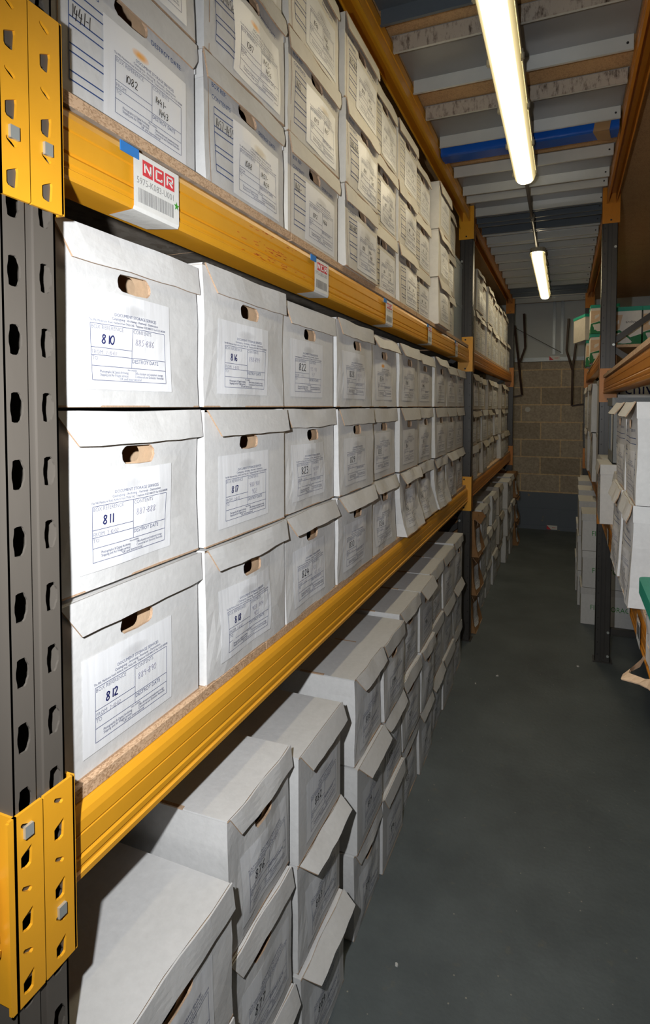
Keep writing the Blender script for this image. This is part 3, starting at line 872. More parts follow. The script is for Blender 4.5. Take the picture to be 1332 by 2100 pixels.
def upright_frame(sx, xf, yc, label, holes=False, mat='steel', rot=0.0):
    rt = empty('upright_frame', (xf, yc, 0), 0, label, 'rack upright', None)
    mt = M[mat]
    place('post', post_mesh(sx, holes, mat=mt), rt)
    place('post', post_mesh(-sx, False, mat=mt), rt, (-sx * RD, 0, 0))
    for x in (0, -sx * RD):
        mb = MB(); s_ = sx if x == 0 else -sx
        xa, xb = sorted((x + s_ * .012, x - s_ * (PD + .015)))
        mb.box(xa, xb, -.050, .050, 0, .006, mt); mb.build('foot_plate', rt)
    xa = -sx * (PD - .02); xb = -sx * (RD - PD + .02)
    zz = [.20, .85, 1.45, 2.04, 2.65]
    mb = MB(); mb.bar((xa, 0, .20), (xb, 0, .20), .03, .035, mt); mb.build('brace', rt)
    for i in range(4):
        mb = MB(); p, q = ((xa, 0, zz[i] + .02), (xb, 0, zz[i + 1] - .02)) if i % 2 == 0 else ((xb, 0, zz[i] + .02), (xa, 0, zz[i + 1] - .02))
        if i % 2 == 0: p, q = (xb, 0, zz[i] + .02), (xa, 0, zz[i + 1] - .02)
        else: p, q = (xa, 0, zz[i] + .02), (xb, 0, zz[i + 1] - .02)
        mb.bar(p, q, .03, .035, mt); mb.build('brace', rt)
    mb = MB()
    for z in (.20, .85, 1.45, 2.04, 2.65): mb.tube((-sx * .075, -PW / 2 - .006, z), (-sx * .075, -PW / 2, z), .008, M['bolt'], 10)
    mb.tube((-sx * .075, -PW / 2 - .006, .045), (-sx * .075, -PW / 2, .045), .008, M['bolt'], 10)
    mb.build('bolt', rt)
    return rt
BH = .10
def beam_profile(sx, groove=False):
    """stepped box section: (x,z), x=0 the front plane, body behind (towards -sx)"""
    if groove:
        p = [(.002, 0), (.0, .010), (0, .045), (-.003, .047), (-.003, .053), (0, .055), (0, .092), (-.004, .10), (-.056, .10), (-.056, 0),
             (-.050, 0), (-.050, .060), (-.009, .060), (-.009, 0)]
    else:
        p = [(-.002, 0), (.002, .003), (.003, .012), (-.001, .0145), (-.001, .0195), (.001, .021), (.001, .030), (-.003, .034), (-.003, .0355), (0, .037),
             (0, .063), (-.0025, .064), (-.0025, .0655), (0, .067), (-.001, .082), (-.004, .091), (-.010, .098), (-.020, .10), (-.060, .10), (-.060, 0)]
    return [(sx * a, c) for a, c in p]
def connector(sx, side, bolts, mat='orange', fine=True, ztop=.075, zbot=-.16, y_a=.003, y_b=.053):
    """end bracket. local origin: beam front plane / beam end / beam top. side=-1 lower-y end, +1 upper-y end"""
    mb = MB(); mt = M[mat]
    # leg wrapped on the post face: y from the beam end outward over half the post
    ya, yb = sorted((side * y_a, side * y_b))
    xf = sx * .024; t = .004
    zt, zb = ztop, zbot
    if fine:
        nper = 3; ph = (zt - zb) / nper
        for k in range(nper):
            z0 = zb + ph * k
            cy = (ya + yb) / 2
            holed_cell(mb, sx, xf, ya, yb, z0, z0 + ph * .58, hexhole(cy, z0 + ph * .27, .016, .026, 24, 'trap'), mt, .004)
            holed_cell(mb, sx, xf, ya, yb, z0 + ph * .58, z0 + ph, hexhole(cy, z0 + ph * .78, .015, .013, 24, 'slit'), mt, .004)
        e = .002
        xa, xb = sorted((xf, xf - sx * t))
        mb.box(xa, xb, ya - e, ya, zb, zt, mt); mb.box(xa, xb, yb, yb + e, zb, zt, mt)
        mb.box(xa, xb, ya, yb, zt, zt + e, mt); mb.box(xa, xb, ya, yb, zb - e, zb, mt)
    else:
        xa, xb = sorted((xf, xf - sx * t))
        mb.box(xa, xb, ya, yb, zb, zt, mt)
    # leg on the side of the post, the beam is welded to it
    xa, xb = sorted((xf, xf - sx * .100))
    y0, y1 = sorted((side * .0, side * .004))
    mb.box(xa, xb, y0, y1, zb - .002, zt + .002, mt)
    for z in (zb + .018, zt - .018):
        yy = -.0006 if side > 0 else .0006
        mb.tube((xf - sx * .05, 0 if side > 0 else 0, z), (xf - sx * .05, yy * 1.5, z), .006, M['black'], 10)
    me = mb.mesh('connector')
    return me
def beam(sx, xf, ya, yb, ztop, label, groove=False, fine=False, mat='orange', ends=(True, True), group=None, con=(.075, -.16)):
    rt = empty('shelf_beam', (xf, ya, ztop - BH), 0, label, 'rack beam', group)
    mb = MB(); mb.prism_y([(x, z) for x, z in beam_profile(sx, groove)], .004, yb - ya - .004, M[mat])
    mb.build('rail', rt)
    if ends[0]:
        place('connector', connector(sx, -1, 0, mat, fine, *con, **({'y_b': .0495} if fine else {})), rt, (0, 0, BH))
    if ends[1]:
        place('connector', connector(sx, 1, 0, mat, False, *con), rt, (0, yb - ya, BH))
    return rt

LXF = -.600   # left posts' face plane
LBX = -.620   # left beams' face plane
F0, F1, F2 = .523, 4.165, 7.62
upright_frame(1, LXF, F0, 'near grey perforated upright at the left edge, left rack', holes=True)
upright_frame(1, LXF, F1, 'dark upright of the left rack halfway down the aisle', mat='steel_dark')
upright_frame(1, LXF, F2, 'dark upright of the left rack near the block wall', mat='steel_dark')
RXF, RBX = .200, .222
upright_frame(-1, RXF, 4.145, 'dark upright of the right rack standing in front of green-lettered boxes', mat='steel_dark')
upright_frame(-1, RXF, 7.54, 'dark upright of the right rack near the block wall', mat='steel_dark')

def bolts(parent, zs, y, xf, sx):
    for z in zs:
        mb = MB()
        mb.box(min(xf, xf + sx * .004), max(xf, xf + sx * .004), y - .006, y + .006, z - .008, z + .007, M['bolt'])
        mb.build('lock_pin', parent)
def nb(yc): return yc + PW / 2 + .002
def pb(yc): return yc - PW / 2 - .002
# left rack, near bay
b_low = beam(1, LBX, nb(F0) + .014, pb(F1), 1.085, 'yellow lower beam under the 810 to 812 boxes, near bay of left rack', fine=True)
b_up = beam(1, LBX, nb(F0) + .014, pb(F1), 2.055, 'yellow upper beam carrying red and white stickers, near bay of left rack', fine=True)
beam(1, LBX, nb(F0) + .014, pb(F1), 3.02, 'orange top beam under the deck, near bay of left rack', groove=True, con=(.0, -.22))
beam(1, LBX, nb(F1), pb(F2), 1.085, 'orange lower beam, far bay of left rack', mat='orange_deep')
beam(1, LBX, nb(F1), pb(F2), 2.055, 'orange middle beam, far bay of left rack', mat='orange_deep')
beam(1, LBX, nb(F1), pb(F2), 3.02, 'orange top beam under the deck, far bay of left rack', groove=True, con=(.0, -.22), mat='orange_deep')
# shorten: near connectors sit against the post; re-seat them
for bm_, zz in ((b_low, 1.085), (b_up, 2.055)):
    for ch in bm_.children:
        if ch.name.startswith('connector') and ch.location.y < .1: ch.location.y = -.004
# the neighbour bay's beams end on the same near post
for zt, lb in ((1.085, 'yellow lower beam of the next bay, its end bracket at the left picture edge'), (2.055, 'yellow upper beam of the next bay, its end bracket at the upper left picture edge')):
    o = beam(1, LBX, F0 - PW / 2 - 1.3, F0 - PW / 2 - .003, zt, lb, fine=True, ends=(False, False))
    c_ = place('connector', connector(1, 1, 0, 'orange', True, y_a=-.006, y_b=.0405), o, (0, 1.3 - .003, BH))
    bolts(o, [BH + (.052 if zt < 2 else -.088)], 1.3 + .016, .024, 1)
bolts(b_low, [BH - .088], -.030, .024, 1); bolts(b_up, [BH - .088], -.030, .024, 1)
# right rack
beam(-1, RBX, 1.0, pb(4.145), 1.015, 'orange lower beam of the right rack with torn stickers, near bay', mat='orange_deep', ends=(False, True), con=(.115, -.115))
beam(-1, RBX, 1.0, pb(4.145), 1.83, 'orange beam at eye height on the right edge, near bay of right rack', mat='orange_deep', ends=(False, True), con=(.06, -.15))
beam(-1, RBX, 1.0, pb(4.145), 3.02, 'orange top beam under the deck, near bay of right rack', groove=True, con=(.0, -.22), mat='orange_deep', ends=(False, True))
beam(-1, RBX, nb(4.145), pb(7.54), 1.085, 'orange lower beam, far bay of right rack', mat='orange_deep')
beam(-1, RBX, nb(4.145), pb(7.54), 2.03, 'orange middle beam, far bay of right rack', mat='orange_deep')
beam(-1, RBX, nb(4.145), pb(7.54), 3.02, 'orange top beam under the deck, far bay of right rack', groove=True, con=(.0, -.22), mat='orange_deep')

def board(x0, x1, ya, yb, z, label, mats=('chip', 'chip_grey')):
    mb = MB(); a, c = M[mats[0]], M[mats[1]]
    t = .018
    v = [(x0, ya, z), (x1, ya, z), (x1, yb, z), (x0, yb, z), (x0, ya, z + t), (x1, ya, z + t), (x1, yb, z + t), (x0, yb, z + t)]
    mb.add(v, [(4, 5, 6, 7), (0, 1, 5, 4), (1, 2, 6, 5), (2, 3, 7, 6), (3, 0, 4, 7)], a); mb.add(v, [(0, 3, 2, 1)], c)
    tag(mb.build('shelf_board'), label, 'shelf board')
BXF = -.628
for (ya, yb, w) in ((.565, 1.18, 'nearest'), (1.184, 2.60, 'second'), (2.604, 4.12, 'third')):
    board(-1.5, BXF - .006, ya, yb, 1.0855, 'chipboard shelf under the lowest 800s boxes, %s board of left near bay' % w)
for (ya, yb, w) in ((.565, 1.30, 'nearest'), (1.304, 2.60, 'second'), (2.604, 4.12, 'third')):
    board(-1.5, BXF + .004, ya, yb, 2.0555, 'chipboard upper shelf above the yellow beam, %s board of left near bay' % w)
board(-1.5, BXF, 4.21, 7.57, 1.0855, 'chipboard lower shelf of the left far bay')
board(-1.5, BXF, 4.21, 7.57, 2.0555, 'chipboard upper shelf of the left far bay')
board(RBX + .004, 1.12, 1.0, 4.09, 1.0155, 'chipboard lower shelf of the right near bay', ('chip', 'chip_dark'))
board(RBX - .003, 1.12, 1.0, 4.09, 1.8305, 'empty chipboard shelf at eye height on the right edge', ('chip', 'chip_dark'))
board(RBX + .004, 1.12, 4.20, 7.49, 1.0855, 'chipboard lower shelf of the right far bay', ('chip', 'chip_dark'))
board(RBX + .004, 1.12, 4.20, 7.49, 2.0305, 'chipboard upper shelf of the right far bay under green-lidded boxes', ('chip', 'chip_dark'))

# worn paint scrapes and stickers on the yellow upper beam
def beam_sticker(y, w, first, idx):
    """local to b_up: sticker on the face folded under the beam"""
    mb = MB(); x = .0046
    y0 = y - b_up.location.y; zt = BH - .012
    grid_quad(mb, (x, y0, .004), (x, y0 + w, .004), (x, y0 + w, zt), (x, y0, zt), 4, 6, M['sticker'])
    grid_quad(mb, (x, y0 + w, .004), (x, y0, .004), (.002, y0, -.0015), (.002, y0 + w, -.0015), 2, 1, M['sticker'])
    grid_quad(mb, (.002, y0 + w, -.0015), (.002, y0, -.0015), (-.050, y0 + .006, -.0022), (-.046, y0 + w - .022, -.0022), 3, 3, M['sticker'])
    s_ = w / .112; x2 = x + .0006
    # three red squares with the letters knocked out in white
    q = .024 * s_
    for k, ch in enumerate('NCR'):
        ya = y0 + (.020 + k * .0275) * s_; za = zt - .008 - q
        mb.quad((x2, ya, za), (x2, ya + q, za), (x2, ya + q, za + q), (x2, ya, za + q), M['red'])
        L_ = {'N': [[(0, 0), (0, 1), (1, 0), (1, 1)]], 'C': [[(1, 1), (0, 1), (0, 0), (1, 0), (1, .25)]], 'R': [[(0, 0), (0, 1), (1, 1), (1, .5), (.3, .5), (1, 0)]]}[ch]
        for plr in L_:
            for (a, c_), (d, e_) in zip(plr[:-1], plr[1:]):
                m_ = q * .22; sc = q * .56
                mb.bar((x2 + .0004, ya + m_ + a * sc, za + m_ + c_ * sc), (x2 + .0004, ya + m_ + d * sc, za + m_ + e_ * sc), .0008, q * .11, M['sticker'], up=(1, 0, 0)) if False else \
                    mb.bar((x2 + .0004, ya + m_ + a * sc, za + m_ + c_ * sc), (x2 + .0004, ya + m_ + d * sc, za + m_ + e_ * sc), q * .11, .0006, M['sticker'], up=(1, 0, 0))
    g = text_geo('5975-K083-U001', .0145 * s_, 'LEFT', .92)
    mb.merge(g, M['barcode'], lambda p: (x2, y0 + .006 * s_ + p[0], zt - .047 * s_ + p[2]))
    rr = random.Random(idx); yy = y0 + .010 * s_
    while yy < y0 + w - .016 * s_:
        ww = rr.choice((.0008, .0012, .002)) * s_
        mb.quad((x2, yy, .012), (x2, yy + ww, .012), (x2, yy + ww, .034), (x2, yy, .034), M['barcode']); yy += ww + rr.choice((.0008, .0014)) * s_
    if first:
        st = [(math.cos(PI / 2 + k * PI / 5) * (.0075 if k % 2 == 0 else .0030), math.sin(PI / 2 + k * PI / 5) * (.0075 if k % 2 == 0 else .0030)) for k in range(10)]
        mb.add([(x2 + .0006, y0 + w - .008 + a, .034 + c_) for a, c_ in st], [tuple(range(10))], M['green'])
    o = mb.build('sticker', b_up); tag(o, 'white sticker with red squares and a barcode, folded under the beam')
    mb = MB(); mb.box(x - .001, x + .0008, y0 - .028 * s_, y0 + .012 * s_, zt - .012, zt + .003, M['tape_blue'])
    tag(mb.build('tape_strip', b_up), 'strip of blue tape')
for i, (y, w) in enumerate(((.728, .113), (1.425, .098), (2.085, .092), (2.80, .085), (3.56, .08))): beam_sticker(y, w, i == 0, i)
mb = MB(); rr = random.Random(3)
for k in range(60):
    yy = rr.gauss(1.20, .07) - b_up.location.y; zz = rr.choice((.018, .024, .040, .048, .073)) + rr.uniform(-.003, .003); l = rr.uniform(.004, .02)
    mb.quad((.0045, yy, zz), (.0045, yy + l, zz + .0004), (.0045, yy + l, zz + .0018), (.0045, yy, zz + .0012), M['red_scrape'] if 'red_scrape' in M else M.setdefault('red_scrape', simple('red_scrape', srgb(196, 84, 20), .6)))
tag(mb.build('scrape_marks', b_up), 'dark orange scrapes in the yellow paint')

# ------------------------------------------------------------------ boxes: left middle shelf
bounds = [.590, .937, 1.287, 1.635, 1.998, 2.339, 2.706, 3.064, 3.404, 3.749, 4.075]
nums = [810, 816, 822, 828, 834, 840, 846, 852, 858, 864]
cont = {810: ('885-886',), 811: ('887-888',), 812: ('889-890',), 816: ('898-899',), 817: ('900 901', '902'), 818: ('903. 904', '905'), 822: ('915. 916', '917'),
        823: ('918 919', '920'), 824: ('921.', '922.923'), 828: ('930. 931', '932'), 829: ('933',), 830: ('936',), 834: ('948',), 835: ('949',), 836: ('950',)}
G_MID = 'white archive boxes on the left middle shelf'
for c in range(10):
    yc = (bounds[c] + bounds[c + 1]) / 2; Wd = round(min(bounds[c + 1] - bounds[c] - .006, .345), 3)
    Wd = {0: .338, 1: .338, 2: .338, 3: .340}.get(c, .328)
    if c == 9: Wd = .312
    prot = [0, .010, .004, .010, -.004, .010, -.004, .006, .004, 0][c]
    for row in range(3):                      # 0 bottom
        num = nums[c] + 2 - row
        z = 1.1045 + row * .2725
        H = .2655 if row < 2 else [.262, .272, .262, .268, .262, .262, .255, .262, .240, .240][c]
        var = (c * 3 + row) % 4
        opn = [.05, .10, .16, .08][(c + row) % 4]
        if row == 0: opn = [.05, .12, .30, .30, .35, .40, .2, .15, .45, .3][c]
        if row == 2: opn = [.03, .04, .05, .08, .38, .25, .25, .4, .25, .2][c]
        if row == 0 and c in (5, 6, 7): var = 4
        elif row == 0 and c in (4, 8): var = 5
        paper = 'paper_orange' if num == 834 else 'paper'
        lb = 'white archive box marked %d, left middle shelf, %s stack from near post, %s layer' % (num, ORD[c], LAY[row])
        if c > 6: lb = 'white archive box, left middle shelf, %s stack from near post, %s layer' % (ORD[c], LAY[row])
        archive_box(-.646 + prot + R.uniform(-.003, .003), yc + R.uniform(-.002, .002), z, 'L', lb, G_MID, 'A', Wd, round(H, 3), .39, 'white_card',
                    var, opn, paper, fine=(c < 7), number=str(num), contents=cont.get(num, ()), ink='navy_marker' if c < 2 else 'marker', jr=R.uniform(-.006, .006))

# ------------------------------------------------------------------ boxes: left upper shelf
ub = [.592, .940, 1.290, 1.650, 1.995, 2.330, 2.660, 2.985, 3.32, 3.66, 4.00]
upn = {(0, 0): ('1082', ('1441-', '1443'), '1441-1'), (0, 1): ('1081', ('1438-', '1440'), '1438-1'), (1, 0): ('1088', ('1457-', '1459'), '1457-1459'),
       (1, 1): ('1087', ('1455-', '1456'), '1455-1456'), (2, 0): ('1092', ('1466',), '1466-'), (2, 1): ('1093', ('1465',), '1465'), (2, 2): ('1094', ('1468', '1467'), '1468'),
       (3, 0): ('1100', ('1481-', '1482'), '1481-1482'), (3, 1): ('1099', ('1480-', '1482'), '1480-1482'), (3, 2): ('1098', ('1477-', '1479'), '1477-1479')}
G_UP = 'archive boxes with blue ruled print on the left upper shelf'
for c in range(9):
    yc = (ub[c] + ub[c + 1]) / 2
    prot = [-.004, .004, .010, .022, -.006, .004, -.01, .035, .0, .012][c]
    for row in range(3):
        dz = .249 if c < 6 else .241
        z = 2.0745 + row * dz
        H = round(dz - .006, 3)
        num, co, big = upn.get((c, row), (str(1102 + c * 3 + row), (str(1490 + c * 5 + row) + '-', str(1492 + c * 5 + row)), None))
        if c == 0 and row == 2: num, co, big = '1080', ('1435-', '1437'), None
        if c >= 4: lb = 'archive box with printed front, left upper shelf, %s stack from near post, %s layer' % (ORD[c], LAY[row])
        elif (c, row) in upn: lb = 'archive box marked %s, left upper shelf, %s stack from near post, %s layer' % (num, ORD[c], LAY[row])
        else: lb = 'archive box with printed front, left upper shelf, %s stack from near post, %s layer' % (ORD[c], LAY[row])
        kind = 'B' if c < 7 else 'A'
        archive_box(-.642 + prot + R.uniform(-.003, .003), yc, z, 'L', lb, G_UP, kind, .334 if c < 3 else (.322 if c < 5 else .314), H, .39,
                    'white_card' if c < 2 else 'white_card_lamp_warm', (c * 2 + row) % 4, .08 + .05 * ((c + row) % 3),
                    'paper_orange' if num in ('1082', '1087') else ('paper_beige' if num in ('1088', '1093') else 'paper'),
                    fine=(c < 5), number=num, contents=co, big=big, jr=R.uniform(-.008, .008))
# pale blue boxes standing behind the end of the upper shelf
for k in range(2):
    mb = MB(); mb.box(-.39, 0, -.165, .165, 0, .240, M['pale_blue']); mb.box(-.392, .002, -.167, .167, .240, .268, M['pale_blue'])
    o = mb.build('storage_box', None, (-.662, 3.90, 2.0745 + k * .27))
    tag(o, 'pale blue speckled box behind the last upper stack, %s one' % ('lower', 'upper')[k], 'box', 'pale blue boxes at the end of the upper shelf')

# ------------------------------------------------------------------ boxes: left floor
fy = [.578, .932, 1.228, 1.632, 1.918, 2.205, 2.52, 2.80, 3.12, 3.46, 3.79]
ftop = [.775, .858, .818, .828, .822, .835, .835, .835, .835, .84]
fx = [-.560, -.588, -.575, -.575, -.572, -.590, -.582, -.600, -.598, -.60]
G_FL = 'white archive boxes stacked on the floor under the left rack'
fopen = {(0, 2): .04, (0, 1): .1, (1, 2): .12, (1, 1): .10, (1, 0): .3, (2, 2): .30, (2, 1): .78, (2, 0): .72, (3, 2): .35, (3, 1): .6, (3, 0): .1}
for c in range(10):
    for row in range(3):
        pitch = ftop[c] / 3
        H = round(pitch - .005, 3)
        Wd = round(min(fy[c + 1] - fy[c] - .016, .33), 3)
        Wd = {0: .318, 1: .268, 2: .282, 3: .268}.get(c, Wd)
        num = 870 + 6 * c + 2 - row if c else 872 - row
        shift = R.uniform(-.006, .006) if row < 2 else 0
        lb = ('white archive box marked %d, on floor, %s stack from near post, %s layer' % (num, ORD[c], LAY[row])) if (c in (1, 2)) else \
             'white archive box on floor under left rack, %s stack from near post, %s layer' % (ORD[c], LAY[row])
        archive_box(fx[c] + R.uniform(-.006, .010) * (row < 2), fy[c] + .003 + Wd / 2 + shift * .4, row * pitch + .001, 'L', lb, G_FL, 'A', Wd, H, .43, 'white_card',
                    (c + row) % 4, fopen.get((c, row), [.05, .12, .22, .09, .40][(c * 2 + row) % 5]), 'paper', fine=(c < 4), number=str(num), contents=('12',) if False else (),
                    jr=R.uniform(-.008, .008) * (c > 0))

# ------------------------------------------------------------------ boxes: left far bay
G_FU = 'tan-lit archive boxes on the upper shelf of the left far bay'
for c in range(9):
    for row in range(2):
        archive_box(-.652 + R.uniform(-.012, .02), 4.40 + c * .354, 2.0745 + row * .315, 'L',
                    'lamp-tinted white archive box, upper shelf of left far bay, %s stack along, %s layer' % (ORD[c], ('lower', 'upper')[row]), G_FU, 'B', .330, .308, .39, 'white_card_lamp_warm',
                    c % 4, .1 + .1 * ((c + row) % 3), 'paper', fine=False, jr=R.uniform(-.02, .02), contents=())
G_FM = 'archive boxes on the middle shelf of the left far bay'
for c in range(9):
    for row in range(3):
        archive_box(-.652 + R.uniform(-.015, .025) + (.03 if c in (0, 6) else 0), 4.40 + c * .354, 1.1045 + row * .262, 'L',
                    'off-white archive box, middle shelf of left far bay, %s stack along, %s layer' % (ORD[c], LAY[row]), G_FM, 'A', .330, .256, .39,
                    'worn_card' if (c + row) % 3 else 'white_card', (c + row) % 4, .1 + .12 * ((c + row) % 3), 'paper', fine=False, jr=R.uniform(-.02, .02))
G_FF = 'archive boxes on the floor of the left far bay'
for c, (yy, xx, top, cd) in enumerate(((4.44, -.600, .84, 'kraft_dark'), (4.86, -.615, .84, 'white_card'), (5.29, -.620, .84, 'white_card'), (5.70, -.60, .83, 'white_card'),
                                       (6.12, -.585, .86, 'worn_card'), (6.54, -.565, .86, 'white_card'), (6.96, -.55, .87, 'white_card'), (7.38, -.545, .86, 'kraft_dark'))):
    for row in range(3):
        pitch = top / 3
        what = 'brown cardboard' if cd == 'kraft_dark' else ('stained' if cd == 'worn_card' else 'white')
        archive_box(xx + R.uniform(-.02, .02), yy, row * pitch + .001, 'L', '%s archive box on floor of left far bay, %s stack along, %s layer' % (what, ORD[c], LAY[row]),
                    G_FF, 'A', .34, round(pitch - .005, 3), .42, cd, (4 if cd == 'kraft_dark' else (c + row) % 4), [.2, .5, .8][(c + row) % 3] if cd == 'kraft_dark' else .2, 'paper', fine=False, jr=R.uniform(-.012, .012))

# ------------------------------------------------------------------ boxes: right rack
G_RN = 'archive boxes on the lower shelf of the right near bay'
rb = [(1.985, 0, .198, 5, .22, 'nearest', 'lower'), (1.975, 1, .202, 1, .50, 'nearest', 'upper'), (2.345, 0, .194, 5, .30, 'second', 'lower'), (2.335, 1, .200, 1, .62, 'second', 'upper'),
      (2.70, 0, .222, 3, .15, 'third', 'lower'), (3.37, 0, .178, 0, .15, 'fourth', 'lower'), (3.735, 0, .205, 0, .15, 'fifth', 'lower')]
for (y, row, x, var, op, w, l) in rb:
    archive_box(x, y + .172, 1.0345 + row * .317, 'R', 'white printed archive box, right near shelf, %s stack, %s layer' % (w, l), G_RN, 'B', .342, .312, .40, 'white_card',
                var, op, 'paper', fine=False, big='NAR 45', jr=R.uniform(-.01, .01), number='1745', contents=('S.M', '00'))
# grey plastic crate on the fourth and fifth
rt = empty('storage_crate', (.232, 3.56, 1.352), -PI / 2, 'grey speckled lidded storage box on top of the farthest near-bay stacks', 'box')
mb = MB()
for (a, c_) in ((-.17, -.168), (.168, .17)): mb.box(a, c_, 0, .36, 0, .30, M['grey_plastic'])
mb.box(-.17, .17, 0, .002, 0, .06, M['grey_plastic']); mb.box(-.17, .17, .358, .36, 0, .30, M['grey_plastic']); mb.box(-.17, .17, 0, .36, 0, .004, M['grey_plastic'])
mb.box(.130, .17, 0, .002, .06, .30, M['grey_plastic']); mb.box(-.17, -.13, 0, .002, .06, .30, M['grey_plastic']); mb.build('body', rt)
mb = MB(); mb.box(-.176, .176, -.006, .366, .302, .345, M['grey_plastic']); mb.build('lid', rt)
mb = MB()
for k in range(6): mb.box(-.12 + k * .042, -.12 + k * .042 + .034, .01, .30, .005, .27, M['white_card'] if k % 2 else M['sticker'])
mb.build('files', rt)

# the box at the right picture edge: green lid, torn front corner
rt = empty('torn_box', (.205, 1.55, 1.0345), -PI / 2, 'white box with teal lid and torn brown corner, jutting over the right shelf edge', 'box')
dfr = deformer(.34, .17, .36, bulge=.010, wav=.004, seed=4)
mb = MB()
grid_quad(mb, (-.17, 0, -.050), (.17, 0, -.040), (.17, 0, .155), (-.17, 0, .155), 8, 5, M['white_card'])
grid_quad(mb, (-.17, .36, .0), (-.17, 0, .0), (-.17, 0, .165), (-.17, .36, .165), 4, 5, M['white_card'])
grid_quad(mb, (.17, 0, .0), (.17, .36, .0), (.17, .36, .165), (.17, 0, .165), 4, 5, M['white_card'])
grid_quad(mb, (.17, .36, .0), (-.17, .36, .0), (-.17, .36, .165), (.17, .36, .165), 4, 5, M['white_card'])
grid_quad(mb, (-.17, 0, 0), (-.17, .36, 0), (.17, .36, 0), (.17, 0, 0), 2, 2, M['kraft'])
place('carton', mb.mesh('carton', dfr), rt)
mb = MB(); o = .176; zt, zb, yf, yb_, cr_ = .168, .130, -.020, .37, .022
out = []
for (cx_, cy_, a0) in ((o - cr_, yb_ - cr_, 0), (-o + cr_, yb_ - cr_, 90), (-o + cr_, yf + cr_, 180), (o - cr_, yf + cr_, 270)):
    for k in range(6):
        a = math.radians(a0 + k * 18); out.append((cx_ + cr_ * math.cos(a), cy_ + cr_ * math.sin(a)))
n = len(out)
mb.add([(a, c_, zb) for a, c_ in out] + [(a, c_, zt) for a, c_ in out], [(i, (i + 1) % n, n + (i + 1) % n, n + i) for i in range(n)] + [tuple(range(n, 2 * n)), tuple(range(n))[::-1]], M['teal'])
mb.build('lid', rt)
mb = MB()
pts = [(-.165, -.004, -.045), (-.150, -.016, -.062), (-.130, -.034, -.066), (-.105, -.058, -.072), (-.085, -.064, -.076), (-.060, -.046, -.068), (-.035, -.030, -.060), (0, -.016, -.052), (.04, -.006, -.046)]
inn = [(-.165, -.003, -.036), (-.15, -.012, -.044), (-.13, -.026, -.050), (-.11, -.040, -.056), (-.09, -.046, -.060), (-.06, -.030, -.052), (-.03, -.016, -.044), (0, -.008, -.030), (.04, -.004, -.028)]
V = pts + inn + [(p[0], p[1] + .002, p[2] - .003) for p in pts] + [(p[0], p[1] + .002, p[2] - .003) for p in inn]; n = len(pts)
mb.add(V, [(i, i + 1, n + i + 1, n + i) for i in range(n - 1)] + [(2 * n + i, 3 * n + i, 3 * n + i + 1, 2 * n + i + 1) for i in range(n - 1)] + [(i, 2 * n + i, 2 * n + i + 1, i + 1) for i in range(n - 1)], M['kraft'])
tag(mb.build('torn_flap', rt), 'torn brown cardboard flap')
mb = MB()
mb.merge(strokes_geo('Box 1', .040, .0018, 5), M['marker'], lambda p: (p[0] - .150, -.002, p[2] + .03))
place('handwriting', mb.mesh('handwriting', dfr), rt)
mb = MB()
mb.merge(strokes_geo('M4 SAR', .028, .0016, 6), M['marker'], lambda p: (p[0] - .145, -.002, p[2] + .095))
place('handwriting', mb.mesh('handwriting', dfr), rt)

# stickers torn on the right lower beam
rbm = [o for o in C.objects if o.get('label', '').startswith('orange lower beam of the right rack')][0]
for k, y in enumerate((3.35, 2.62, 2.25, 1.95)):
    mb = MB(); y0 = y - 1.0
    grid_quad(mb, (-.0048, y0 + .09, .010), (-.0048, y0, .006), (-.0048, y0, .088), (-.0048, y0 + .09, .090), 3, 3, M['sticker'])
    if k == 3:
        for j in range(4): mb.box(-.0056, -.0050, y0 + .01 + j * .018, y0 + .018 + j * .018, .03, .07, M['black'])
    grid_quad(mb, (-.0048, y0 + .05, .088), (-.0048, y0, .088), (-.012, y0 - .004, .094), (-.010, y0 + .05, .096), 2, 2, M['sticker'])
    tag(mb.build('sticker', rbm), 'torn white sticker')

